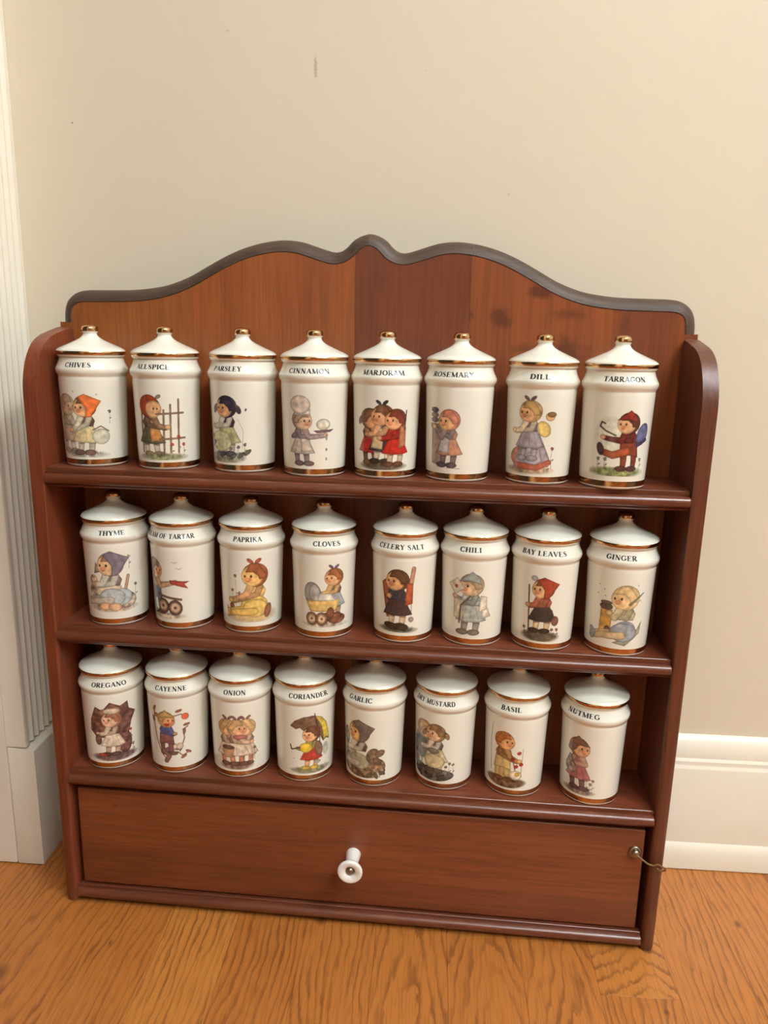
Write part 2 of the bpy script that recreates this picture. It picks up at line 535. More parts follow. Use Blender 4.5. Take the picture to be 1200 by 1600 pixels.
# cross-section: (inset, y): flat face, little quirk, round-over, back
sec = [(.0098, YB), (.0092, YB - .0006), (.0084, YB - .0002), (.0072, YB + .0000), (.0052, YB + .0010), (.0032, YB + .0030), (.0014, YB + .0056), (.0003, YB + .0086), (0, YB + .0105), (0, YB + .012)]
seam_x = [None, .1045, .2330, .4240 - .0, None]
def bidx(x):
    return min(range(len(dense)), key=lambda i: abs(dense[i][0] - x) + (0 if dense[i][1] > .51 else 1))
cuts = [0, bidx(.1045), bidx(.2330), bidx(.3300), len(dense) - 1]
for q in range(4):
    i0, i1 = cuts[q], cuts[q + 1]
    vs, fs, mi = [], [], []
    m = len(sec)
    gap = .00006
    idx = list(range(i0, i1 + 1))
    for ii in idx:
        (x, z), (nx, nz) = dense[ii], nrm[ii]
        for ins, y in sec:
            px = x + nx * ins
            if ii == i0 and i0: px += gap       # boards part along the seam
            if ii == i1 and q < 3: px -= gap
            vs.append((min(max(px, 0), W), y, z + nz * ins))
    for a in range(len(idx) - 1):
        for k in range(m - 1):
            fs.append((a * m + k, a * m + k + 1, (a + 1) * m + k + 1, (a + 1) * m + k)); mi.append(0 if k < 0 else 1)
    # front / back fill down to the foot
    xl = dense[i0][0] + nrm[i0][0] * sec[0][0] + gap if q else 0.0
    xr = dense[i1][0] + nrm[i1][0] * sec[0][0] - gap if q < 3 else W
    zb = .0005
    b0 = len(vs)
    vs += [(xl, YB, zb), (xr, YB, zb), (xl, YB + .012, zb), (xr, YB + .012, zb)]
    front = [a * m for a in range(len(idx))]
    if q == 0:
        vs += [(0, YB, dense[0][1])]; front = [b0 + 4] + front
    if q == 3:
        vs += [(W, YB, dense[-1][1])]; front = front + [len(vs) - 1]
    fs.append(tuple(front) + (b0 + 1, b0)); mi.append(0)
    back = [a * m + m - 1 for a in range(len(idx))]
    fs.append(tuple(back) + (b0 + 3, b0 + 2)); mi.append(0)
    fs.append((b0, b0 + 1, b0 + 3, b0 + 2)); mi.append(0)
    # end caps
    capL = ([b0 + 4] if q == 0 else []) + list(range(0, m)) + [b0 + 2, b0]
    fs.append(tuple(capL)); mi.append(0)
    capR = ([len(vs) - 1] if q == 3 else []) + list(range((len(idx) - 1) * m, len(idx) * m)) + [b0 + 3, b0 + 1]
    fs.append(tuple(capR)); mi.append(0)
    me = bpy.data.meshes.new('back_board')
    me.from_pydata(vs, [], fs)
    me.materials.append(BOARDS[q]); me.materials.append(W_EDGE)
    me.polygons.foreach_set('material_index', mi)
    bm = bmesh.new(); bm.from_mesh(me)
    bmesh.ops.recalc_face_normals(bm, faces=bm.faces)
    for f in bm.faces: f.smooth = True
    for e in bm.edges:
        if len(e.link_faces) == 2 and e.calc_face_angle(0) > math.radians(35): e.smooth = False
    bmesh.ops.triangulate(bm, faces=[f for f in bm.faces if len(f.verts) > 4])
    bm.to_mesh(me); bm.free()
    o = bpy.data.objects.new('back_board', me); COL.objects.link(o); o.parent = rack

def nose_profile(zt, h, step=.0035):
    """front moulding: fillet, step, half-round bead, quirk, cove"""
    p = [(.004, zt), (.0, zt), (-.0004, zt - .0004), (-.0004, zt - step), (-.0014, zt - step)]
    zc, rr = zt - step - .0045, .0043
    for k in range(0, 9):
        a = pi / 2 - pi * k / 8
        p.append((-.0012 - .0046 * cos(a), zc + rr * sin(a)))
    zl = zc - rr
    p += [(-.0016, zl - .0006), (-.0012, zl - .0012), (-.0002, zt - h), (.004, zt - h)]
    return p

def shelf(zt):
    h = .0145
    b = bm_obj('shelf', box_bm(T, W - T, .0040, YB - .0002, zt - .0125, zt, 0), [W_SHELF], rack)
    m = extrude_x('shelf_moulding', nose_profile(zt, h), T + .0004, W - T - .0004, [W_NOSE], b, 30, .06)
    return b
for z in (Z1, Z2, Z3): shelf(z)

# bottom rail with its own bead
rb = bm_obj('bottom_rail', box_bm(T, W - T, .0040, YB - .0002, .0035, .0120, 0), [W_SHELF], rack)
extrude_x('rail_moulding', [(y, z) for y, z in nose_profile(.0152, .0118, .0018)], T + .0004, W - T - .0004, [W_NOSE], rb, 30, .05)

# drawer
dr = bm_obj('drawer', box_bm(.0150, .4850, .0012, .0130, .0168, .1082, .0012, 3), [W_DRAWER], rack)
bm = bmesh.new()
for (x0, x1, y0, y1, z0, z1) in ((.019, .025, .0131, .0560, .0175, .095), (.475, .481, .0131, .0560, .0175, .095), (.0251, .4749, .050, .0560, .0175, .095), (.0251, .4749, .0131, .0499, .0175, .0215)):
    t = box_bm(x0, x1, y0, y1, z0, z1)
    me = bpy.data.meshes.new('t'); t.to_mesh(me); t.free(); bm.from_mesh(me); bpy.data.meshes.remove(me)
bm_obj('drawer_box', bm, [W_SHELF], dr)
KX, KZ = .2515, .0652
xf = Matrix.Translation((KX, .0012, KZ)) @ Matrix.Rotation(math.radians(90), 4, 'X')
kp = smooth_profile([(.0062, .0), (.0060, .003), (.0055, .008), (.0054, .0125), (.0062, .0155), (.0085, .0182), (.0100, .0202), (.0102, .0216), (.0095, .0228), (.0075, .0230), (.0052, .0222), (.0038, .0208), (.0036, .019), (.0001, .0188)], 3)
kn = lathe('knob', kp, [KNOBWHITE], dr, 40, xf=xf)
sp = [(.0001, .0188), (.0034, .0189), (.0034, .0205), (.0026, .0219), (.0012, .0225), (.0001, .0226)]
lathe('knob_screw', sp, [STEEL], dr, 24, xf=xf)

# wire catch at the right end
SX, SZ = .4782, .0884
xf = Matrix.Translation((SX, .0012, SZ)) @ Matrix.Rotation(math.radians(90), 4, 'X')
catch = lathe('latch_screw', [(.0001, 0), (.0052, 0), (.0052, .0008), (.0046, .0016), (.0034, .0018), (.0034, .0030), (.0028, .0042), (.0012, .0049), (.0001, .0050)], [STEEL], rack, 28, xf=xf)
hp = [(.4790, -.0030, .0880), (.4810, -.0040, .0868), (.4860, -.0058, .0840), (.4885, -.0062, .0829), (.4912, -.0064, .0828), (.4935, -.0066, .0838), (.4950, -.0066, .0838),
      (.4968, -.0064, .0828), (.4990, -.0060, .0812), (.5008, -.0054, .0798), (.5012, -.0050, .0784), (.5000, -.0046, .0772), (.4982, -.0046, .0770), (.4962, -.0044, .0778), (.4945, -.0030, .0790), (.4935, .0004, .0796)]
hp = smooth_profile3 = [Vector(p) for p in hp]
dense_h = []
for i in range(len(hp) - 1):
    p0, p1, p2, p3 = hp[max(i - 1, 0)], hp[i], hp[i + 1], hp[min(i + 2, len(hp) - 1)]
    for k in range(4):
        t = k / 4
        dense_h.append(.5 * ((2 * p1) + (p2 - p0) * t + (2 * p0 - 5 * p1 + 4 * p2 - p3) * t * t + (-p0 + 3 * p1 - 3 * p2 + p3) * t ** 3))
dense_h.append(hp[-1])
tube('latch_hook', dense_h, .00075, [BRASS], rack, 8)

# ------------------------------------------------------------------ spice jar, one of each part
RC = .02685
body_k = [(.0215, .0000), (.0224, .0003), (.0231, .0011), (.0233, .0020), (.0233, .0060), (.0236, .0120), (.0240, .0250), (.0244, .0400), (.0249, .0560), (.0252, .0655),
          (.0251, .0676), (.0252, .0686), (.0258, .0698), (.0265, .0712), (.02685, .0728), (.0267, .0742), (.0260, .0756), (.0250, .0776), (.0243, .0794), (.0238, .0812), (.0236, .0828)]
body_p = smooth_profile(body_k, 3)
def body_r(z):
    for a, b in zip(body_p, body_p[1:]):
        if a[1] <= z <= b[1]:
            t = (z - a[1]) / max(b[1] - a[1], 1e-9); return a[0] + (b[0] - a[0]) * t
    return .0236
lid_k = [(.0205, .0829), (.0240, .0829), (.0245, .0833), (.0250, .0843), (.0254, .0852), (.0255, .0862), (.0254, .0872), (.0247, .0884), (.0228, .0897), (.0200, .0910), (.0165, .0925), (.0130, .0941),
         (.0095, .0958), (.0070, .0974), (.0055, .0990), (.0051, .1002), (.0055, .1012), (.0061, .1020), (.0063, .1032), (.0060, .1048), (.0049, .1060), (.0030, .1067), (.0001, .1070)]
lid_p = smooth_profile(lid_k, 3)
def lid_slice(z0, z1, off):
    out = [(r + off, z) for r, z in lid_p if z0 <= z <= z1 and r < .0256]
    return out
root = bpy.data.objects.new('spice_jar', None); COL.objects.link(root)
body = lathe('jar_body', body_p[:-1] + [(.0236, .0828), (.0200, .0828), (.0196, .0805)], [PORC], root, 72, angle=60)
band = [(.02330 + .00007, .0019), (.02332 + .00008, .0058), (.0228, .0058), (.0228, .0019)]
gb = lathe('gold_band', band, [GOLD], body, 72, closed=True)
lid = lathe('jar_lid', lid_p, [PORC], root, 72, angle=60)
ring = [(.02515, .08450), (.02552, .08520), (.02562, .0862), (.02552, .0871), (.02515, .0874), (.0240, .0872), (.0240, .0847)]
gr = lathe('gold_rim', ring, [GOLD], lid, 72, closed=True)
cap = [(.0052, .1021)] + [(r + .00009, z) for r, z in lid_p if z >= .1019 and r > .0002] + [(.0002, .10712)]
gc = lathe('gold_knob_tip', cap, [GOLD], lid, 40)

# ------------------------------------------------------------------ lettering: serif strokes laid on the glaze
TH, TN, SF = .18, .075, .055
def arc(cx, cy, rx, ry, a0, a1, n=14, th=TH, tn=TN):
    out = []
    for k in range(n + 1):
        a = math.radians(a0 + (a1 - a0) * k / n)
        out.append((cx + rx * cos(a), cy + ry * sin(a), tn + (th - tn) * abs(cos(a)) ** 1.3))
    return out
def stem(x, y0=0, y1=1, w=TH, s0=True, s1=True, sw=.17):
    r = [[(x, y0, w), (x, y1, w)]]
    if s0: r.append([(x - sw, y0 + SF / 2, SF), (x + sw, y0 + SF / 2, SF)])
    if s1: r.append([(x - sw, y1 - SF / 2, SF), (x + sw, y1 - SF / 2, SF)])
    return r
def bar(x0, x1, y, w=TN): return [[(x0, y, w), (x1, y, w)]]
def tick(x, y0, y1, w=.06): return [[(x, y0, w), (x, y1, w * .4)]]
def dia(x0, y0, x1, y1, w): return [[(x0, y0, w), (x1, y1, w)]]
def ser(x, y, sw=.15): return [[(x - sw, y, SF), (x + sw, y, SF)]]
GL = {
 'A': (dia(.10, .03, .40, .98, TN) + dia(.38, 1, .70, .03, TH) + bar(.22, .56, .33) + ser(.10, .03, .11) + ser(.70, .03, .15), .80),
 'B': (stem(.18, s0=False, s1=False) + [[(.03, .03, SF), (.40, .04, TN)], [(.03, .97, SF), (.38, .96, TN)], arc(.36, .745, .17, .215, 90, -90), arc(.38, .285, .21, .245, 90, -90)] + bar(.2, .38, .53), .70),
 'C': ([arc(.42, .5, .33, .46, 42, 318)] + tick(.69, .66, .96) + tick(.69, .30, .12, .05), .78),
 'D': (stem(.18, s0=False, s1=False) + [[(.03, .03, SF), (.40, .04, TN)], [(.03, .97, SF), (.40, .96, TN)], arc(.38, .5, .32, .46, 90, -90)], .80),
 'E': (stem(.18, s0=False, s1=False) + bar(.03, .62, .965, SF) + bar(.03, .64, .035, SF) + bar(.2, .48, .51) + tick(.60, .96, .72) + tick(.63, .04, .28) + [[(.48, .40, .05), (.48, .62, .05)]], .72),
 'F': (stem(.18, s1=False) + bar(.03, .60, .965, SF) + bar(.2, .46, .51) + tick(.58, .96, .72) + [[(.46, .40, .05), (.46, .62, .05)]], .66),
 'G': ([arc(.42, .5, .33, .46, 42, 300)] + tick(.69, .66, .96) + [[(.66, .08, TH), (.66, .42, TH)]] + ser(.66, .44, .15), .82),
 'H': (stem(.18) + stem(.68) + bar(.2, .66, .51), .86),
 'I': (stem(.20), .40),
 'J': ([[(.36, 1, TH), (.36, .28, TH)], arc(.20, .24, .16, .20, 0, -150, 8)] + ser(.36, .97, .16), .56),
 'K': (stem(.18) + dia(.62, .97, .24, .45, TN) + dia(.34, .6, .68, .03, TH) + ser(.62, .97, .11) + ser(.68, .03, .13), .82),
 'L': (stem(.18, s0=False) + bar(.03, .62, .035, SF) + tick(.61, .04, .32), .68),
 'M': (stem(.16, w=TN, sw=.12) + stem(.86, sw=.15) + dia(.14, 1, .50, .05, TH) + dia(.50, .05, .84, 1, TN), 1.02),
 'N': (stem(.16, w=TN, sw=.13) + stem(.70, w=TN, s0=False, sw=.13) + dia(.14, 1, .70, 0, TH), .86),
 'O': ([arc(.42, .5, .33, .46, 0, 360, 24)], .84),
 'P': (stem(.18, s1=False) + [[(.03, .97, SF), (.40, .96, TN)], arc(.38, .73, .21, .235, 90, -90)] + bar(.2, .38, .495), .68),
 'R': (stem(.18, s1=False) + [[(.03, .97, SF), (.40, .96, TN)], arc(.38, .74, .19, .225, 90, -90)] + bar(.2, .38, .515) + dia(.36, .5, .68, .02, TH) + ser(.70, .03, .10), .78),
 'S': ([[(.52, .78, .06), (.44, .92, .07), (.32, .965, .07), (.18, .90, .11), (.14, .76, .15), (.20, .63, .18), (.34, .52, .19), (.48, .40, .18), (.54, .26, .15), (.49, .11, .11), (.36, .035, .07), (.22, .07, .07), (.12, .22, .06)]] + tick(.53, .68, .97, .05) + tick(.10, .34, .03, .05), .64),
 'T': (stem(.38, s1=False) + bar(.06, .70, .965, SF) + tick(.08, .97, .68) + tick(.68, .97, .68), .74),
 'U': ([[(.18, 1, TH), (.18, .34, TH)], arc(.42, .33, .24, .29, 180, 360, 10), [(.68, .34, TN), (.68, 1, TN)]] + ser(.18, .97) + ser(.68, .97, .12), .84),
 'V': (dia(.12, .98, .42, 0, TH) + dia(.70, .98, .42, 0, TN) + ser(.12, .97) + ser(.70, .97, .11), .80),
 'Y': (dia(.12, .98, .40, .48, TH) + dia(.66, .98, .40, .48, TN) + stem(.40, 0, .5, s1=False) + ser(.12, .97) + ser(.66, .97, .11), .76),
 ' ': ([], .36),
}
def lettering(word, a0, a1, parent, per=None):
    total = sum(GL[c][1] for c in word) + .05 * (len(word) - 1)
    cap_h = .0034
    zb = .0755
    Rr = .0256
    if a0 is None: a0 = a1 - total * cap_h * per / Rr
    kx = (a1 - a0) / total
    vs, fs = [], []
    pen = 0
    for ch in word:
        strokes, adv = GL[ch]
        for st in strokes:
            # subdivide
            pts = []
            for p, q in zip(st, st[1:]):
                L = math.hypot(q[0] - p[0], q[1] - p[1]); m = max(1, int(L / .12))
                for k in range(m):
                    t = k / m; pts.append(tuple(p[d] + (q[d] - p[d]) * t for d in range(3)))
            pts.append(st[-1])
            b = len(vs)
            for i, (x, y, w) in enumerate(pts):
                pa, pb = pts[max(i - 1, 0)], pts[min(i + 1, len(pts) - 1)]
                dx, dy = pb[0] - pa[0], pb[1] - pa[1]; L = math.hypot(dx, dy) or 1
                nx, ny = -dy / L, dx / L
                for s in (-.5, 0, .5):
                    X, Y = x + nx * w * s * 1.3, y + ny * w * s * 1.5
                    a = a0 + (pen + X) * kx; z = zb + Y * cap_h
                    r = body_r(z) + .00007
                    vs.append((r * sin(a), -r * cos(a), z))
            for i in range(len(pts) - 1):
                for s in range(2):
                    j = b + i * 3 + s
                    fs.append((j, j + 1, j + 4, j + 3))
        pen += adv + .05
    me = bpy.data.meshes.new('lettering')
    me.from_pydata(vs, [], fs); me.materials.append(INK)
    o = bpy.data.objects.new('lettering', me); COL.objects.link(o); o.parent = parent
    return o

# ------------------------------------------------------------------ printed pictures: plain storybook children, painted into a fine mesh
BASEW = (232, 226, 210)
SKIN = (216, 168, 122)
class Pic:
    def __init__(s, w, h, seed):
        s.c = .33
        s.w, s.h = w, h
        s.nx, s.ny = int(w / s.c) + 1, int(h / s.c) + 1
        u = (np.arange(s.nx) + .5) * s.c - w / 2; v = (np.arange(s.ny) + .5) * s.c
        s.U, s.V = np.meshgrid(u, v)
        s.rgb = np.ones((s.ny, s.nx, 3)) * np.array(BASEW, float)
        s.a = np.zeros((s.ny, s.nx))
        r = np.random.RandomState(seed)
        s.n = np.zeros_like(s.U)
        for it, am in ((3, .35), (22, 1.2)):
            q = r.standard_normal(s.U.shape)
            for k in range(it):
                q = (q + np.roll(q, 1, 0) + np.roll(q, -1, 0) + np.roll(q, 1, 1) + np.roll(q, -1, 1)) / 5
            s.n += q / q.std() * am * .5
        s.r = r
        s.fade = 1.0
    def put(s, d, col, ol=.45, soft=.28, op=1.0, tex=.10):
        m = np.clip(.5 - d / soft, 0, 1) * op * s.fade
        col = np.array(col, float)
        c = col[None, None, :] * (1 + tex * s.n)[..., None]
        depth = np.clip(-d / 1.6, 0, 1)[..., None]
        c = c * (.86 + .2 * depth)
        if ol is not None:
            e = np.clip(1 - np.abs(d + .12) / .30, 0, 1)[..., None] * .8
            c = c * (1 - e) + col * ol * e
        m = m[..., None]
        s.rgb = s.rgb * (1 - m) + c * m
        s.a = np.maximum(s.a, m[..., 0])
    def ell(s, x, y, rx, ry, col, rot=0, **k):
        a = math.radians(rot)
        X = (s.U - x) * cos(a) + (s.V - y) * sin(a); Y = -(s.U - x) * sin(a) + (s.V - y) * cos(a)
        q = np.sqrt((X / rx) ** 2 + (Y / ry) ** 2) + 1e-6
        s.put((q - 1) * min(rx, ry), col, **k)
    def line(s, pts, w, col, w1=None, **k):
        w1 = w if w1 is None else w1
        best = np.full(s.U.shape, 1e9)
        n = len(pts) - 1
        for i in range(n):
            (x0, y0), (x1, y1) = pts[i], pts[i + 1]
            dx, dy = x1 - x0, y1 - y0
            t = np.clip(((s.U - x0) * dx + (s.V - y0) * dy) / (dx * dx + dy * dy + 1e-9), 0, 1)
            ww = w + (w1 - w) * (i + t) / n
            best = np.minimum(best, np.hypot(s.U - x0 - t * dx, s.V - y0 - t * dy) - ww / 2)
        s.put(best, col, **k)
    def poly(s, pts, col, **k):
        inside = np.zeros(s.U.shape, bool); best = np.full(s.U.shape, 1e9)
        n = len(pts)
        for i in range(n):
            (x0, y0), (x1, y1) = pts[i], pts[(i + 1) % n]
            dx, dy = x1 - x0, y1 - y0
            t = np.clip(((s.U - x0) * dx + (s.V - y0) * dy) / (dx * dx + dy * dy + 1e-9), 0, 1)
            best = np.minimum(best, np.hypot(s.U - x0 - t * dx, s.V - y0 - t * dy))
            c = ((y0 > s.V) != (y1 > s.V)) & (s.U < dx * (s.V - y0) / (dy if abs(dy) > 1e-9 else 1e-9) + x0)
            inside ^= c
        s.put(np.where(inside, -best, best), col, **k)
    # ---- bits of scenery
    def ground(s, x0, x1, y=1.5, col=(120, 110, 78), h=2.2, dark=(70, 58, 42)):
        s.ell((x0 + x1) / 2, y, (x1 - x0) / 2, h, col, ol=None, soft=1.6, op=.85, tex=.3)
        for k in range(int((x1 - x0) * 1.3)):
            x = s.r.uniform(x0 + 1, x1 - 1); yy = y + s.r.uniform(-h * .5, h * .6)
            s.line([(x, yy), (x + s.r.uniform(-.9, .9), yy + s.r.uniform(1.0, 2.8))], .4, dark if k % 2 else col, .15, ol=None, op=.7)
    def flower(s, x, y, h, col=(176, 52, 40), stemc=(110, 104, 70)):
        s.line([(x, y), (x + s.r.uniform(-.6, .6), y + h * .5), (x, y + h)], .35, stemc, .25, ol=None)
        s.ell(x + .8, y + h * .45, 1.0, .45, stemc, 35, ol=None)
        for k in range(5):
            a = k * 1.257 + s.r.uniform(0, 1)
            s.ell(x + .75 * cos(a), y + h + .75 * sin(a), .62, .62, col, ol=.7)
        s.ell(x, y + h, .4, .4, (220, 180, 80), ol=None)
    def leaf(s, x, y, l, rot, col=(150, 84, 60)):
        s.ell(x, y, l, l * .45, col, rot)
    def speck(s, x, y, col=(90, 80, 74), r=.55):
        s.ell(x, y, r, r * .6, col, s.r.uniform(0, 180), ol=None)
    # ---- a plain storybook child
    def child(s, x, y, h, f=1, skin=SKIN, hair=(120, 78, 50), hat=None, hatc=(200, 90, 50), top=(110, 80, 70), skirt=(180, 150, 110),
              sock=(190, 178, 160), shoe=(80, 58, 46), arm=None, hand=None, lean=0, sit=False, apron=None, trousers=False):
        arm = arm or top
        L = lambda px, py: (x + f * px * 1.22 * h + lean * py * h, y + py * .95 * h)
        hr = .168 * h
        if sit:
            s.line([L(-.02, .14), L(.20, .12), L(.36, .07)], .13 * h, sock, .09 * h)
            s.ell(*L(.40, .08), .05 * h, .08 * h, shoe, 10 * f)
            s.ell(*L(.0, .15), .19 * h, .14 * h, skirt)
            s.line([L(.02, .10), L(.24, .08), L(.34, .04)], .12 * h, sock, .09 * h)
            s.ell(*L(.37, .05), .05 * h, .08 * h, shoe, 20 * f)
            oy = -.16
        else:
            oy = 0
            for sx in (-.075, .075):
                s.line([L(sx, .32), L(sx, .20), L(sx + .01, .07)], .12 * h, skirt if trousers else sock, .095 * h)
                s.ell(*L(sx + .035, .04), .10 * h, .05 * h, shoe)
                if not trousers:
                    s.line([L(sx - .04, .20), L(sx + .04, .20)], .02 * h, tuple(c * .75 for c in sock), ol=None)
            if trousers:
                s.poly([L(-.12, .52), L(.12, .52), L(.14, .24), L(.0, .28), L(-.14, .24)], skirt)
            else:
                s.poly([L(-.09, .54), L(.09, .54), L(.16, .36), L(.205, .235), L(.06, .21), L(-.10, .215), L(-.205, .245), L(-.15, .38)], skirt)
                for k in (-.1, 0, .1):
                    s.line([L(k * .6, .46), L(k, .26)], .25, tuple(c * .62 for c in skirt), ol=None, op=.7)
        # torso
        s.poly([L(-.10, .50 + oy), L(.10, .50 + oy), L(.115, .60 + oy), L(.08, .70 + oy), L(-.08, .70 + oy), L(-.125, .60 + oy)], top)
        if apron:
            s.poly([L(-.02, .62 + oy), L(.10, .62 + oy), L(.17, .27 + oy * .6), L(.0, .25 + oy * .6)], apron)
        hx, hy = hand if hand else (.22, .50)
        s.line([L(-.05, .65 + oy), L(-.02 if hx > 0 else -.12, .54 + oy), L(hx * .92, hy + oy - .01)], .105 * h, tuple(c * .85 for c in arm), .075 * h)
        s.line([L(.06, .66 + oy), L(.11, .53 + oy), L(hx, hy + oy)], .115 * h, arm, .08 * h)
        s.ell(*L(hx + .015, hy + oy + .01), .048 * h, .043 * h, skin)
        # collar, head
        s.ell(*L(0, .70 + oy), .085 * h, .03 * h, tuple(min(255, c * 1.25) for c in top))
        cx, cy = L(.012, .835 + oy)
        s.ell(cx - f * .015 * h, cy + .01 * h, hr * 1.12, hr * 1.08, hair)
        s.ell(cx + f * .03 * h, cy - .01 * h, hr * .92, hr * .92, skin, ol=.7)
        s.ell(cx + f * .09 * h, cy - .06 * h, .045 * h, .034 * h, (216, 122, 92), ol=None, op=.6, soft=.9)
        s.ell(cx + f * .045 * h, cy - .01 * h, .015 * h, .021 * h, (52, 38, 32), ol=None)
        s.ell(cx + f * .135 * h, cy - .01 * h, .013 * h, .020 * h, (52, 38, 32), ol=None)
        s.line([(cx + f * .07 * h, cy - .085 * h), (cx + f * .11 * h, cy - .083 * h)], .25, (140, 62, 48), ol=None)
        # fringe
        s.poly([(cx - f * hr * 1.05, cy + .01 * h), (cx - f * .06 * h, cy + hr * 1.1), (cx + f * .06 * h, cy + hr * 1.08), (cx + f * .125 * h, cy + .05 * h), (cx + f * .02 * h, cy + .055 * h), (cx - f * .05 * h, cy + .0 * h), (cx - f * .07 * h, cy - .06 * h), (cx - f * hr, cy - .05 * h)], hair)
        if hat == 'scarf':
            s.poly([(cx + f * .09 * h, cy + hr * .98), (cx - f * .02 * h, cy + hr * 1.28), (cx - f * .13 * h, cy + hr * 1.0), (cx - f * .28 * h, cy + .10 * h), (cx - f * .20 * h, cy - .02 * h), (cx - f * .11 * h, cy - hr * .95), (cx - f * .02 * h, cy - hr * 1.05), (cx - f * .03 * h, cy - .02 * h), (cx + f * .02 * h, cy + .06 * h)], hatc)
        elif hat == 'cap':
            s.poly([(cx + f * .19 * h, cy + .055 * h), (cx + f * .10 * h, cy + .13 * h), (cx - f * .02 * h, cy + hr * 1.35), (cx - f * .14 * h, cy + .12 * h), (cx - f * .16 * h, cy + .02 * h), (cx, cy + .07 * h)], hatc)
        elif hat == 'hood':
            s.ell(cx - f * .035 * h, cy + .035 * h, hr * 1.08, hr * 1.08, hatc)
            s.ell(cx + f * .045 * h, cy - .02 * h, hr * .80, hr * .82, skin, ol=.7)
            s.ell(cx + f * .055 * h, cy - .01 * h, .013 * h, .018 * h, (52, 38, 32), ol=None)
            s.ell(cx + f * .115 * h, cy - .01 * h, .011 * h, .016 * h, (52, 38, 32), ol=None)
        elif hat == 'bow':
            for k in (-1, 1):
                s.ell(cx + k * .055 * h, cy + hr * 1.32, .055 * h, .028 * h, hatc, 38 * k)
        elif hat == 'tails':
            for k in (-1, 1):
                s.ell(cx + k * hr * 1.3, cy - .03 * h, .045 * h, .075 * h, hair, 25 * k)
                s.ell(cx + k * hr * 1.15, cy + .03 * h, .025 * h, .02 * h, hatc)
        elif hat == 'tall':
            s.poly([(cx - hr, cy + .08 * h), (cx + hr * .9, cy + .10 * h), (cx + hr * .9, cy + .20 * h), (cx - hr * .9, cy + .18 * h)], hatc)
            s.ell(cx - .04 * h, cy + .27 * h, hr * 1.15, hr * .95, hatc)
    def build(s, ac, zb, parent):
        """drop empty cells, lay the rest on the jar"""
        keep = s.a > .04
        base = np.array([lin(BASEW)])
        idx = -np.ones((s.ny + 1, s.nx + 1), int)
        need = np.zeros((s.ny + 1, s.nx + 1), bool)
        for dy in (0, 1):
            for dx in (0, 1): need[dy:dy + s.ny, dx:dx + s.nx] |= keep
        idx[need] = np.arange(need.sum())
        jj, ii = np.nonzero(need)
        z = zb + jj * s.c * 1e-3
        zz = np.array([body_r(k) for k in zb + np.arange(s.ny + 1) * s.c * 1e-3])
        r = zz[jj] + .00006
        a = ac + (ii * s.c - s.w / 2) / 24.3
        co = np.stack([r * np.sin(a), -r * np.cos(a), z], 1)
        fy, fx = np.nonzero(keep)
        q = np.stack([idx[fy, fx], idx[fy, fx + 1], idx[fy + 1, fx + 1], idx[fy + 1, fx]], 1)
        me = bpy.data.meshes.new('picture')
        me.vertices.add(len(co)); me.vertices.foreach_set('co', co.ravel())
        me.loops.add(q.size); me.loops.foreach_set('vertex_index', q.ravel().astype(np.int32))
        me.polygons.add(len(q))
        me.polygons.foreach_set('loop_start', np.arange(0, q.size, 4, dtype=np.int32))
        me.polygons.foreach_set('loop_total', np.full(len(q), 4, np.int32))
        me.update(calc_edges=True)
        me.polygons.foreach_set('use_smooth', np.ones(len(q), bool))
        # per-vertex colour: mean of the cells round it
        pad = np.pad(s.rgb, ((1, 1), (1, 1), (0, 0)), mode='edge')
        vc = (pad[:-1, :-1] + pad[1:, :-1] + pad[:-1, 1:] + pad[1:, 1:]) / 4
        c = vc[jj, ii] / 255
        c = np.clip(c, 0, 1)
        l = np.where(c <= .04045, c / 12.92, ((c + .055) / 1.055) ** 2.4)
        at = me.color_attributes.new('paint', 'FLOAT_COLOR', 'POINT')
        at.data.foreach_set('color', np.concatenate([l, np.ones((len(l), 1))], 1).ravel())
        me.materials.append(PRINT)
        o = bpy.data.objects.new('picture', me); COL.objects.link(o); o.parent = parent
        return o

# pictures, each drawn in millimetres with the origin at its foot
def p_chives(p):
    p.ground(-12, 16, 2, (150, 152, 140), 2)
    p.fade = .8
    p.child(-13, 3, 46, 1, hair=(176, 156, 128), top=(180, 166, 140), skirt=(176, 160, 136), sock=(190, 176, 156), shoe=(150, 134, 116), skin=(206, 176, 140))
    p.fade = 1
    p.child(3, 2, 46, -1, hat='scarf', hatc=(214, 112, 58), top=(98, 70, 62), skirt=(206, 190, 142), arm=(214, 204, 180), shoe=(122, 92, 84), hand=(.2, .42))
    p.ell(14, 16, 6.5, 6, (196, 194, 172)); p.line([(8, 21), (14, 24), (20, 20)], .9, (158, 118, 92))
    p.flower(21, 26, 9, (84, 78, 82)); p.speck(12, 48); p.speck(-5, 50)
def p_allspice(p):
    for x, h in ((-15, 44), (-11, 47), (3, 38), (8, 42), (14, 46)):
        p.line([(x, 6), (x + .5, h)], 1.5, (150, 120, 96))
    p.child(-7, 3, 46, 1, hat='hood', hatc=(150, 66, 36), top=(94, 70, 56), skirt=(96, 90, 66), arm=(130, 100, 76), shoe=(150, 124, 96), apron=(198, 140, 82))
    p.line([(-2, 35), (18, 36)], 1.5, (150, 120, 96)); p.line([(0, 16), (19, 17)], 1.5, (150, 120, 96))
    p.ell(0, 48, 2.2, 1.4, (130, 120, 104), 30)
    p.ground(-15, 18, 2.5, (132, 138, 96), 2.6)
    for x in (9, 14, 18): p.flower(x, 3, 9 + x % 3 * 3, (178, 48, 44))
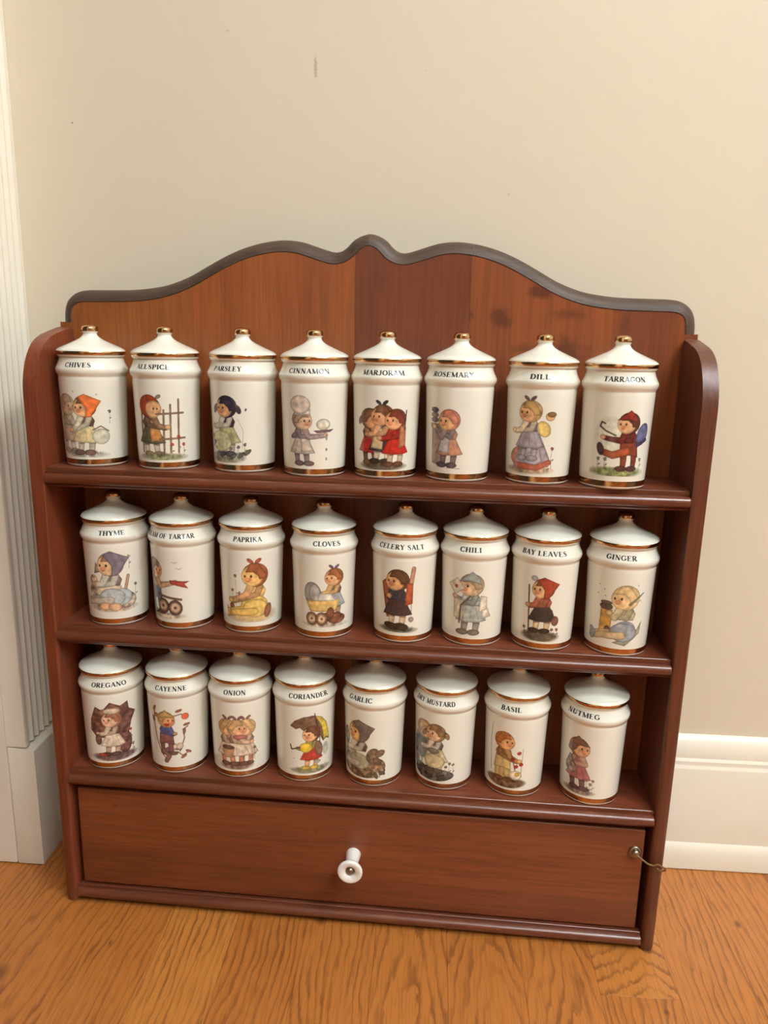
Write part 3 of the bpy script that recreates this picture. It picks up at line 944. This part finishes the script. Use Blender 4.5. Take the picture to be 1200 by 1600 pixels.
def p_parsley(p):
    p.ground(-18, 12, 4, (140, 140, 116), 4.5)
    p.child(-1, 5, 46, -1, hat='tails', hatc=(120, 66, 60), hair=(58, 48, 62), top=(72, 44, 46), arm=(224, 216, 200), skirt=(178, 176, 130), shoe=(90, 80, 90))
    p.ell(-7, 16, 10, 8, (200, 200, 156), soft=1.0)
    for x, y, c in ((8, 4, (70, 60, 118)), (13, 6, (88, 70, 120)), (2, 3, (120, 110, 140)), (-13, 3, (130, 130, 100)), (-17, 12, (150, 130, 110))): p.flower(x, y, 8, c); p.leaf(x + 2, y + 2, 3.4, 40, (96, 100, 90))
    p.speck(14, 40, r=1.2); p.line([(11, 12), (12, 24), (8, 33)], .3, (150, 140, 110), ol=None)
def p_cinnamon(p):
    g = (176, 158, 146)
    p.child(-5, 2, 42, 1, hat='tall', hatc=(200, 186, 170), hair=(156, 130, 110), top=(150, 134, 132), skirt=(186, 172, 156), arm=(150, 132, 130), shoe=(112, 92, 90), sock=(140, 124, 122), hand=(.34, .56), apron=(196, 182, 164), skin=(206, 172, 140))
    p.poly([(4, 28), (20, 29), (17, 27), (7, 26)], (120, 88, 92)); p.ell(11.5, 32.5, 5.2, 4.2, (206, 196, 178))
    p.ell(14, 23, .8, 2.2, (190, 172, 156)); p.ell(14, 14, .7, 1.1, (150, 134, 122)); p.ell(14, 7, .7, 1.1, (180, 166, 152))
    p.ell(-11, 24, 3.2, 2, (130, 112, 112), 30)
def p_marjoram(p):
    p.ground(-17, 17, 3, (66, 58, 46), 3)
    p.child(-10, 4, 42, 1, hat='tails', hatc=(120, 60, 40), hair=(122, 84, 56), top=(96, 50, 44), skirt=(164, 48, 40), sock=(110, 84, 70), shoe=(126, 88, 60), arm=(200, 150, 112), skin=(206, 150, 108))
    p.child(0, 5, 44, -1, hat='bow', hatc=(44, 42, 46), hair=(108, 68, 44), top=(58, 52, 56), skirt=(58, 50, 54), sock=(214, 196, 170), shoe=(60, 48, 40), arm=(206, 156, 116), apron=(196, 168, 130), skin=(206, 150, 108))
    p.child(10, 3, 43, -1, hair=(116, 54, 36), top=(168, 40, 34), skirt=(172, 38, 32), sock=(196, 176, 150), shoe=(90, 60, 44), arm=(150, 40, 34), skin=(206, 150, 108))
    p.poly([(12, 16), (18, 18), (18, 32), (13, 33)], (164, 106, 74)); p.line([(17, 30), (18, 44)], 1, (90, 62, 46))
def p_rosemary(p):
    p.poly([(-12, 4), (-3, 3), (-3.5, 33), (-12, 33)], (156, 138, 124)); p.poly([(-13, 30), (-3, 30), (-3, 33.5), (-13, 33.5)], (134, 116, 106))
    for k, c in enumerate(((110, 92, 92), (140, 116, 104), (96, 80, 86))): p.ell(-9, 36 + 3.6 * k, 3.6, 2, c)
    p.child(3, 2, 43, -1, hair=(190, 120, 98), top=(172, 118, 96), skirt=(188, 134, 104), arm=(146, 126, 124), sock=(122, 100, 98), shoe=(92, 74, 82), hand=(.22, .70), apron=(180, 174, 176))
    p.line([(2, 1.6), (12, 1.4)], .4, (110, 96, 100), ol=None)
def p_dill(p):
    p.ground(-17, 16, 3, (176, 146, 116), 2.6, (150, 110, 90))
    p.ell(-1, 12, 15, 9, (166, 100, 78)); p.poly([(-12, 6), (-4, 30), (7, 30), (17, 8), (4, 4)], (162, 150, 152)); p.poly([(-4, 8), (-3, 29), (5, 29), (10, 10), (4, 6)], (172, 164, 174))
    p.line([(-10, 6), (6, 5), (15, 9)], 5, (176, 96, 76), 4)
    p.child(0, 10, 44, -1, hat='bow', hatc=(120, 90, 96), hair=(190, 152, 96), top=(104, 88, 104), skirt=(158, 148, 154), arm=(222, 206, 176), sock=(162, 150, 154), shoe=(162, 150, 154))
    p.ell(10, 33, 4.6, 6, (216, 186, 112), 30); p.ell(14, 42, 3.4, 3.2, (214, 172, 120)); p.ell(15, 43.5, 3.2, 2, (150, 108, 70))
    p.flower(17, 4, 15, (150, 80, 90)); p.flower(14, 2, 5, (170, 110, 110))
def p_tarragon(p):
    p.ell(-8, 28, 9, 12, (206, 206, 184), ol=None, soft=5, op=.6)
    p.ground(-20, 17, 3, (118, 128, 74), 3.4, (84, 92, 58))
    p.child(7, 4, 42, -1, hat='cap', hatc=(132, 48, 38), hair=(84, 50, 38), top=(94, 44, 40), skirt=(120, 58, 42), trousers=True, shoe=(84, 54, 50), arm=(104, 44, 40), hand=(.34, .58), lean=-.06)
    p.line([(4, 18), (-5, 15), (-12, 17)], 6, (156, 78, 48), 4.5); p.ell(-14, 19, 2.6, 4.6, (84, 62, 60), 15)
    p.line([(-4, 29), (-11, 32), (-15, 35), (-14, 38), (-11.5, 37)], 1.0, (84, 56, 50))
    p.ell(16, 30, 5, 8, (92, 92, 124), -18); p.line([(12, 22), (20, 26)], 2.5, (74, 58, 90))
    for x in (-15, -10, 16): p.flower(x, 5, 7, (112, 118, 124), (100, 108, 70))
def p_thyme(p):
    p.ground(-18, 18, 4, (186, 160, 136), 3.6, (150, 124, 106))
    p.ell(11, 10, 8, 7, (156, 138, 124), tex=.3); p.line([(10, 16), (13, 30)], 2.6, (176, 140, 116)); p.ell(3, 13, 13, 8, (168, 178, 178))
    for x, y in ((-16, 18), (-13, 12), (-15, 26)): p.ell(x, y, 4, 5, (182, 160, 136), ol=.7, tex=.3)
    p.poly([(-14, 32), (-12, 42), (-8, 34)], (158, 134, 116)); p.poly([(-14, 17), (-6, 26), (8, 22), (4, 13), (-10, 12)], (212, 196, 168))
    p.child(0, 5, 54, -1, hat='scarf', hatc=(112, 104, 116), top=(122, 102, 96), skirt=(172, 178, 176), arm=(206, 202, 186), hair=(150, 120, 92), shoe=(160, 138, 120), skin=(214, 176, 132), sit=True)
    p.ell(-6, 5, 5, 3.4, (214, 170, 130)); p.ell(2, 4.4, 5.4, 3.6, (206, 164, 126))
    p.flower(19, 8, 14, (120, 106, 98)); p.flower(14, 36, 10, (160, 140, 120))
def p_tartar(p):
    p.ground(-16, 12, 3, (190, 176, 152), 2.4, (150, 134, 116))
    p.child(-12, 4, 46, 1, hat='scarf', hatc=(132, 84, 72), hair=(120, 82, 60), top=(110, 120, 132), skirt=(92, 98, 112), arm=(196, 160, 126), trousers=True, shoe=(92, 70, 60), hand=(.34, .62))
    p.poly([(3, 33), (19, 32), (15, 30), (18, 26), (4, 30)], (160, 64, 58))
    p.line([(-8, 20), (4, 18), (12, 17)], 2, (128, 92, 78))
    for x, y, r in ((-4, 11, 6), (7, 10, 6)):
        p.ell(x, y, r, r + .5, (96, 68, 60)); p.ell(x, y, r - 1.8, r - 1.6, (190, 160, 134)); p.ell(x, y, 1.2, 1.2, (96, 68, 60))
    p.line([(6, 48), (8, 47), (10, 48)], .35, (120, 110, 104), ol=None); p.line([(9, 43), (11, 42), (13, 43)], .35, (120, 110, 104), ol=None)
def p_paprika(p):
    p.ell(0, 6, 19, 6, (200, 164, 104), ol=None, soft=3, op=.8)
    p.ell(3, 14, 11, 9, (214, 178, 98)); p.line([(2, 9), (-8, 8), (-14, 9)], 7, (204, 158, 92), 5); p.line([(-14, 7), (-16, 13)], 4.6, (138, 86, 60))
    p.child(4, 4, 54, -1, hat='bow', hatc=(170, 88, 66), hair=(146, 84, 52), top=(214, 182, 108), skirt=(216, 182, 104), arm=(210, 160, 112), shoe=(204, 160, 96), sock=(214, 178, 98), skin=(220, 178, 112), hand=(.3, .42), sit=True)
    p.ell(14, 9, 3, 6, (140, 92, 66), -14)
    for x, h in ((-15, 22), (-12, 34), (-9, 20)): p.flower(x, 12, h - 8, (140, 96, 84), (170, 146, 116))
def p_cloves(p):
    p.ground(-15, 15, 2, (196, 180, 156), 1.6, (150, 130, 112))
    p.child(7, 9, 40, -1, hat='bow', hatc=(110, 90, 116), hair=(150, 92, 56), top=(92, 78, 74), skirt=(150, 156, 162), arm=(216, 172, 112), sock=(160, 130, 112), shoe=(110, 76, 62), hand=(.28, .46))
    p.ell(-10, 27, 7, 10, (150, 148, 142), 8); p.ell(-8, 27, 4.6, 8.6, (176, 172, 164), 8)
    p.poly([(-16, 22), (12, 23), (8, 13), (-12, 13)], (204, 170, 104)); p.poly([(-6, 22), (8, 22), (4, 28), (-5, 28)], (214, 206, 190))
    for x in (-11, -3):
        p.ell(x, 7, 5, 5.6, (128, 92, 72)); p.ell(x, 7, 3.2, 3.8, (206, 176, 140)); p.ell(x, 7, 1, 1, (128, 92, 72))
    p.ell(9, 7, 8, 4.2, (122, 76, 54), tex=.25); p.ell(4, 12, 3, 4.6, (118, 72, 52))
def p_celery(p):
    p.ground(-14, 14, 2.4, (72, 72, 56), 2.6, (52, 50, 40))
    p.line([(9, 30), (12, 52)], 3.4, (190, 140, 112)); p.poly([(-13, 40), (-8, 44), (-6, 36), (-7, 12), (-9, 12)], (140, 82, 58))
    p.child(0, 4, 48, -1, hair=(94, 62, 42), top=(58, 58, 66), skirt=(66, 50, 52), trousers=False, sock=(206, 180, 148), shoe=(52, 42, 40), arm=(64, 64, 72), skin=(210, 158, 110), hand=(.1, .55))
    p.poly([(6, 22), (12, 24), (12, 40), (7, 41)], (178, 84, 52)); p.line([(11, 24), (11, 14)], .4, (110, 100, 96), ol=None); p.ell(11, 11, 2.2, 2.2, (150, 132, 120))
    p.ell(-3, 4.6, 5, 3, (56, 46, 40)); p.ell(4, 4.6, 5, 3, (56, 46, 40))
def p_chili(p):
    p.child(3, 3, 50, -1, hat='cap', hatc=(150, 156, 150), hair=(176, 150, 118), top=(156, 160, 152), skirt=(162, 166, 156), arm=(160, 164, 156), sock=(140, 136, 126), shoe=(116, 108, 96), skin=(208, 172, 136), hand=(.2, .62))
    p.poly([(-16, 42), (-8, 48), (-2, 40), (-10, 34)], (216, 206, 186)); p.ell(-9, 41, 1.3, 1.3, (188, 50, 40), ol=None)
    p.poly([(-11, 16), (-3, 14), (-3, 31), (-11, 32)], (196, 184, 158)); p.line([(2, 34), (-5, 26), (-6, 12)], 1.4, (110, 100, 92))
    p.poly([(9, 22), (16, 20), (15, 34), (10, 35)], (210, 200, 182)); p.poly([(12, 16), (19, 18), (16, 25), (11, 23)], (206, 194, 174))
def p_bay(p):
    p.ground(-14, 14, 4, (70, 60, 46), 4.2, (50, 42, 34))
    p.line([(-9, 5), (-10, 44)], 1.2, (112, 80, 62)); p.ell(-6, 50, 2.6, 2.2, (176, 172, 164), ol=.8)
    p.child(1, 7, 44, -1, hat='scarf', hatc=(150, 62, 44), hair=(112, 74, 50), top=(164, 92, 72), skirt=(52, 48, 48), arm=(170, 98, 76), sock=(212, 182, 136), shoe=(54, 46, 40), hand=(.2, .50), apron=None)
    p.ell(11, 17, 3, 4, (122, 80, 74)); p.line([(8, 26), (11, 18)], .6, (110, 80, 70), ol=None)
    for x in (-13, 9, 13): p.flower(x, 4, 6, (112, 74, 62))
def p_ginger(p):
    p.poly([(-13, 7), (-4, 5), (-3, 28), (-12, 29)], (200, 152, 84)); p.ell(-8, 30, 5, 2.8, (98, 78, 68)); p.ell(-8, 33, 4.4, 1.6, (116, 96, 84))
    p.poly([(-2, 2), (8, 0), (19, 10), (20, 20), (14, 9), (4, 5)], (156, 152, 128)); p.ell(7, 13, 8, 7, (146, 154, 160))
    p.line([(8, 10), (0, 8), (-5, 10)], 6, (198, 172, 132), 5); p.ell(-6, 10, 2.6, 5, (92, 82, 74), 5); p.ell(-6, 10, 1.4, 3.2, (190, 172, 150), 5)
    p.child(6, 3, 54, -1, hair=(206, 178, 130), top=(174, 160, 128), skirt=(146, 152, 156), arm=(190, 176, 142), sock=(198, 172, 132), shoe=(146, 152, 156), skin=(214, 182, 132), hand=(.16, .58), sit=True)
    p.line([(9, 33), (19, 42)], 2, (132, 124, 98), .8)
    for x, y in ((-14, 46), (-10, 43), (-15, 39), (-9, 38), (14, 48), (17, 36)): p.speck(x, y)
def p_oregano(p):
    p.poly([(-19, 38), (-14, 50), (-8, 47), (-2, 54), (6, 50), (12, 53), (13, 46), (19, 42), (15, 34), (12, 22), (-14, 22), (-20, 28)], (98, 64, 56), tex=.25)
    p.ell(2, 46, 4, 3.4, (176, 120, 104), ol=None, soft=1); p.ell(-7, 45, 4, 3, (140, 96, 84), ol=None, soft=1)
    p.ground(-18, 18, 4, (88, 60, 56), 4, (70, 48, 46)); p.ell(9, 16, 6, 10, (96, 62, 56), tex=.3)
    p.child(-1, 5, 42, -1, hair=(150, 100, 78), top=(92, 60, 58), skirt=(208, 190, 168), arm=(206, 180, 156), sock=(180, 150, 130), shoe=(84, 56, 52), skin=(222, 178, 146))
    p.ell(-1, 46, 7.0, 2.6, (214, 190, 168)); p.flower(14, 14, 12, (164, 66, 54)); p.flower(16, 4, 8, (120, 100, 104)); p.ell(-13, 20, 3, 5, (120, 84, 74)); p.ell(-10, 6, 4, 1.6, (176, 70, 52))
def p_cayenne(p):
    b = (150, 106, 84)
    p.line([(-13, 48), (-14, 36), (-12, 22), (-8, 10), (-3, 4)], 1.3, b, .9); p.line([(2, 44), (10, 46), (14, 42)], .9, b); p.line([(8, 12), (12, 24), (11, 32), (15, 34)], .9, b); p.line([(6, 12), (10, 8), (14, 10)], .9, b)
    for x, y, r in ((-13, 50, 60), (8, 49, 20), (12, 30, 80), (11, 7, 30), (15, 11, -30), (-15, 40, 100), (14, 36, 10)): p.leaf(x, y, 2.8, r, (158, 104, 78))
    p.ell(13, 43.5, 3, 3, (206, 96, 58)); p.ell(-11, 44, 2, 2, (190, 110, 80))
    p.line([(-4, 12), (2, 16), (8, 15)], 5, (116, 86, 96), 4); p.ell(8, 17, 3, 3, (220, 196, 170)); p.ell(3, 17, 3, 3, (220, 196, 170))
    p.child(-3, 9, 40, 1, hat='cap', hatc=(196, 158, 96), hair=(190, 150, 92), top=(78, 88, 136), skirt=(120, 78, 74), trousers=True, arm=(86, 96, 146), shoe=(110, 80, 70), hand=(.14, .5), skin=(214, 156, 112))
    p.ell(-2, 36.5, 2.4, 1.3, (196, 60, 40)); p.line([(-4, 3), (-1, 8), (-6, 12)], 4, (128, 92, 84))
def p_onion(p):
    p.ground(-14, 12, 3, (120, 88, 76), 3, (90, 64, 56))
    for x, f, hc in ((-8, 1, (196, 156, 108)), (8, -1, (206, 168, 118)), (0, 1, (200, 160, 112))):
        p.child(x, 4, 43, f, hair=hc, hat='bow', hatc=(140, 96, 84), top=(140, 104, 92), skirt=(206, 186, 162), arm=(214, 180, 150), sock=(196, 130, 100), shoe=(112, 78, 66), skin=(220, 168, 128))
    p.poly([(-13, 20), (-2, 20), (-4, 11), (-11, 11)], (188, 148, 112)); p.ell(-7.5, 20.5, 5.6, 2, (110, 76, 60)); p.ell(3, 30, 6, 2, (190, 112, 104))
    p.flower(15, 8, 11, (120, 92, 84)); p.flower(12, 4, 6, (150, 120, 106))
def p_coriander(p):
    p.ground(-15, 17, 3, (118, 112, 82), 3, (88, 84, 62))
    p.poly([(-17, 43), (-13, 48), (-6, 51.5), (2, 52.5), (9, 50), (14, 44), (17, 34), (18, 27), (14, 29), (11, 27), (8, 33), (3, 33), (0, 39), (-5, 38.5), (-9, 42), (-12, 40.5)], (110, 82, 64), tex=.15)
    p.poly([(3, 52), (9, 50), (14, 44), (17, 34), (17.5, 28), (14, 30), (11.5, 28), (10, 38)], (206, 176, 72)); p.line([(3, 52), (9, 42), (11, 29)], .5, (84, 66, 52), ol=None); p.line([(6, 10), (8, 30), (3, 54)], .8, (84, 66, 52))
    p.child(1, 4, 40, -1, hair=(104, 66, 46), top=(176, 170, 86), skirt=(170, 56, 42), arm=(160, 150, 90), sock=(214, 160, 112), shoe=(206, 172, 76), hand=(.22, .5), skin=(216, 164, 118))
    p.ell(-4, 24, 5.4, 4.6, (218, 184, 66)); p.ell(7, 22, 3.6, 7, (128, 98, 78), 10); p.line([(-9, 24), (-16, 22), (-17, 26)], 1.2, (96, 74, 60)); p.ell(6, 10, 3, 1.6, (172, 164, 150), ol=.8)
    p.speck(-14, 14); p.ell(14, 20, 3, 5, (186, 186, 170), ol=None, soft=2)
def p_garlic(p):
    p.ell(0, 8, 20, 7, (132, 108, 84), tex=.3); p.ell(11, 12, 9, 8, (126, 100, 76), tex=.35); p.ell(-12, 16, 8, 12, (150, 146, 118), tex=.3)
    p.child(-3, 8, 52, -1, hat='scarf', hatc=(116, 100, 92), hair=(150, 116, 84), top=(86, 70, 60), skirt=(168, 162, 130), arm=(214, 202, 180), shoe=(120, 100, 84), skin=(220, 172, 112), sit=True)
    p.ell(9, 22, 5, 7, (112, 90, 70), -25, tex=.25); p.ell(15, 24, 4.4, 3, (126, 100, 78), 30, tex=.25); p.ell(13, 17, 4, 3, (104, 82, 66), -40, tex=.25); p.ell(-17, 34, 4, 8, (140, 116, 96), tex=.3); p.poly([(9, 3), (14, 8), (16, 2)], (214, 204, 186))
    for x in (-10, -2, 6, 12, 17): p.ell(x, 4 + (x % 3), 3.4, 1.6, (104, 84, 66), x * 9)
def p_mustard(p):
    p.ell(0, 7, 19, 6, (82, 80, 72), tex=.3); p.ell(-15, 24, 6, 16, (122, 124, 122), tex=.3, soft=1.4)
    p.child(-8, 10, 44, 1, hair=(190, 152, 112), top=(92, 90, 88), skirt=(112, 108, 100), arm=(110, 104, 98), shoe=(80, 76, 70), skin=(214, 176, 136))
    p.child(3, 9, 44, -1, hair=(140, 108, 78), hat='tails', hatc=(110, 86, 70), top=(96, 88, 80), skirt=(196, 184, 144), arm=(218, 208, 190), shoe=(90, 80, 70), skin=(216, 178, 140))
    p.ell(2, 19, 9, 6.4, (204, 190, 148)); p.ell(1, 28, 5, 2.6, (120, 112, 102))
    for x in (12, 15, 18): p.flower(x, 6, 9 + (x % 4), (112, 102, 90), (126, 122, 104))
    for x in (-12, -3, 8): p.ell(x, 5, 4, 2, (66, 62, 56), x * 5)
def p_basil(p):
    p.ell(0, 5, 17, 5, (124, 92, 68), tex=.3, soft=1.2)
    p.line([(-13, 12), (-14, 40), (-12, 54)], .6, (150, 126, 100), .3); p.line([(13, 12), (14, 36)], .5, (170, 150, 124), .3)
    p.ell(-1, 12, 8, 6, (196, 166, 110))
    p.child(-3, 6, 44, 1, hair=(178, 108, 58), top=(140, 98, 62), skirt=(204, 176, 116), trousers=True, arm=(176, 128, 78), shoe=(120, 78, 56), hand=(.24, .44), skin=(222, 168, 112), lean=.04)
    p.line([(4, 34), (9, 14)], .8, (150, 112, 78)); p.ell(9, 12, 5, 4.2, (222, 206, 180)); p.ell(10, 13, 1.8, 1.8, (210, 170, 70))
    for x, y in ((6, 26), (11, 32), (13, 22), (9, 20)): p.ell(x, y, 1.8, 1.5, (176, 50, 38), 30)
def p_nutmeg(p):
    p.ground(-12, 12, 2.6, (130, 112, 98), 2.4, (104, 84, 76))
    p.child(-1, 4, 46, 1, hat='cap', hatc=(122, 90, 78), hair=(138, 92, 66), top=(156, 96, 94), skirt=(170, 104, 102), arm=(186, 150, 126), sock=(116, 90, 88), shoe=(96, 74, 74), hand=(-.1, .5), skin=(212, 164, 124))
    p.ell(-7, 22, 5.4, 5.4, (142, 120, 106), tex=.3); p.line([(-12, 24), (-8, 33), (-3, 24)], .9, (110, 86, 74)); p.ell(-6, 40, 5, 3, (116, 86, 76), 40)
    for x in (7, 10, 12): p.flower(x, 3, 8 + x % 5 * 1.6, (140, 124, 112), (150, 140, 122))

PAINT = dict(CHIVES=p_chives, ALLSPICE=p_allspice, PARSLEY=p_parsley, CINNAMON=p_cinnamon, MARJORAM=p_marjoram, ROSEMARY=p_rosemary, DILL=p_dill, TARRAGON=p_tarragon,
             THYME=p_thyme, PAPRIKA=p_paprika, CLOVES=p_cloves, CHILI=p_chili, GINGER=p_ginger, OREGANO=p_oregano, CAYENNE=p_cayenne, ONION=p_onion,
             CORIANDER=p_coriander, GARLIC=p_garlic, BASIL=p_basil, NUTMEG=p_nutmeg)
PAINT['CREAM OF TARTAR'] = p_tartar; PAINT['CELERY SALT'] = p_celery; PAINT['BAY LEAVES'] = p_bay; PAINT['DRY MUSTARD'] = p_mustard

# word, shelf, x, y, text start / end angle, picture start / end angle, picture foot / top height
JARS = [
('CHIVES',1,0.0378,0.0305,-0.376,0.424,-1.08,1.13,0.009,0.064), ('ALLSPICE',1,0.0976,0.0290,-0.576,0.471,-0.67,0.86,0.009,0.061),
('PARSLEY',1,0.1582,0.0292,-0.69,0.224,-1.26,0.75,0.009,0.061), ('CINNAMON',1,0.2147,0.0232,-0.624,0.614,-0.80,0.74,0.008,0.063),
('MARJORAM',1,0.2688,0.0261,-0.652,0.605,-0.84,0.82,0.008,0.062), ('ROSEMARY',1,0.3235,0.0248,-0.862,0.376,-1.02,0.20,0.010,0.061),
('DILL',1,0.3836,0.0256,-0.471,0.090,-1.19,0.40,0.009,0.063), ('TARRAGON',1,0.4372,0.0180,-0.643,0.500,-0.91,0.86,0.011,0.059),
('THYME',2,0.0499,0.0274,-0.081,0.719,-0.80,1.30,0.013,0.064), ('CREAM OF TARTAR',2,0.1062,0.0270,None,0.710,-1.19,0.67,0.010,0.064),
('PAPRIKA',2,0.1628,0.0274,-0.31,0.576,-0.63,1.03,0.011,0.062), ('CLOVES',2,0.2220,0.0248,-0.167,0.671,-0.66,1.09,0.011,0.063),
('CELERY SALT',2,0.2859,0.0255,-0.786,0.662,-0.81,0.53,0.010,0.064), ('CHILI',2,0.3404,0.0267,-0.481,0.167,-1.00,0.60,0.008,0.061),
('BAY LEAVES',2,0.3951,0.0253,-0.89,0.481,-0.84,0.49,0.009,0.064), ('GINGER',2,0.4518,0.0230,-0.681,0.186,-1.17,0.68,0.010,0.064),
('OREGANO',3,0.0400,0.0258,-0.224,0.890,-0.44,1.29,0.009,0.063), ('CAYENNE',3,0.0971,0.0267,-0.405,0.643,-0.73,0.78,0.010,0.066),
('ONION',3,0.1512,0.0270,-0.281,0.443,-0.64,0.86,0.009,0.066), ('CORIANDER',3,0.2057,0.0280,-0.338,0.976,-0.44,1.21,0.009,0.066),
('GARLIC',3,0.2645,0.0281,-0.833,0.014,-1.42,0.60,0.008,0.065), ('DRY MUSTARD',3,0.3230,0.0304,None,0.290,-1.52,0.41,0.008,0.066),
('BASIL',3,0.3808,0.0282,-0.605,0.043,-1.24,0.46,0.009,0.066), ('NUTMEG',3,0.4421,0.0243,-1.1,-0.052,-1.22,0.07,0.009,0.066)]
NOTE = {
 'CHIVES': 'leftmost on the top shelf', 'ALLSPICE': 'with a picket fence picture, top shelf', 'PARSLEY': 'with a dark-haired child, top shelf', 'CINNAMON': 'with a grey cook carrying a tray, top shelf',
 'MARJORAM': 'with three children in red, top shelf', 'ROSEMARY': 'with a child at a stone post, top shelf', 'DILL': 'with a kneeling child and doll, top shelf', 'TARRAGON': 'rightmost on the top shelf',
 'THYME': 'leftmost on the middle shelf', 'CREAM OF TARTAR': 'its word running round the side, middle shelf', 'PAPRIKA': 'with a seated child in yellow, middle shelf', 'CLOVES': 'with a doll pram picture, middle shelf',
 'CELERY SALT': 'with a dark-coated child, middle shelf', 'CHILI': 'with a child holding letters, middle shelf', 'BAY LEAVES': 'with a red-capped child and staff, middle shelf', 'GINGER': 'rightmost on the middle shelf',
 'OREGANO': 'leftmost on the bottom shelf', 'CAYENNE': 'with a blue-coated child in branches, bottom shelf', 'ONION': 'with a group of fair children, bottom shelf', 'CORIANDER': 'with a yellow umbrella picture, bottom shelf',
 'GARLIC': 'with a brown leafy picture, bottom shelf', 'DRY MUSTARD': 'its word running round the side, bottom shelf', 'BASIL': 'with a child among red flowers, bottom shelf', 'NUTMEG': 'rightmost on the bottom shelf'}
ZS = {1: Z1, 2: Z2, 3: Z3}
rj = random.Random(7)
for n, (word, row, x, y, t0, t1, b0, b1, zb, zt) in enumerate(JARS):
    if n == 0:
        r_, bo, g_, li, rim, tip = root, body, gb, lid, gr, gc
    else:
        r_ = root.copy(); COL.objects.link(r_)
        parts = []
        for src, par in ((body, r_), (lid, r_)):
            c = src.copy(); COL.objects.link(c); c.parent = par; parts.append(c)
        bo, li = parts
        for src, par in ((gb, bo), (gr, li), (gc, li)):
            c = src.copy(); COL.objects.link(c); c.parent = par
    r_.location = (x, y, ZS[row] + .00012)
    li.rotation_euler = (0, 0, rj.uniform(0, 6))
    r_['label'] = 'white porcelain spice jar lettered %s, %s' % (word, NOTE[word])
    r_['category'] = 'spice jar'
    r_['group'] = 'lettered porcelain spice jars on the rack'
    lettering(word, t0, t1, bo, 1.2)
    b0, b1 = max(b0, -1.25), min(b1, 1.25)
    w = 44.0 if (b1 - b0) * 24.3 > 30 else 34.0
    pc = Pic(w, 57, 100 + n)
    PAINT[word](pc)
    pc.build((b0 + b1) / 2, zb - .0015, bo)
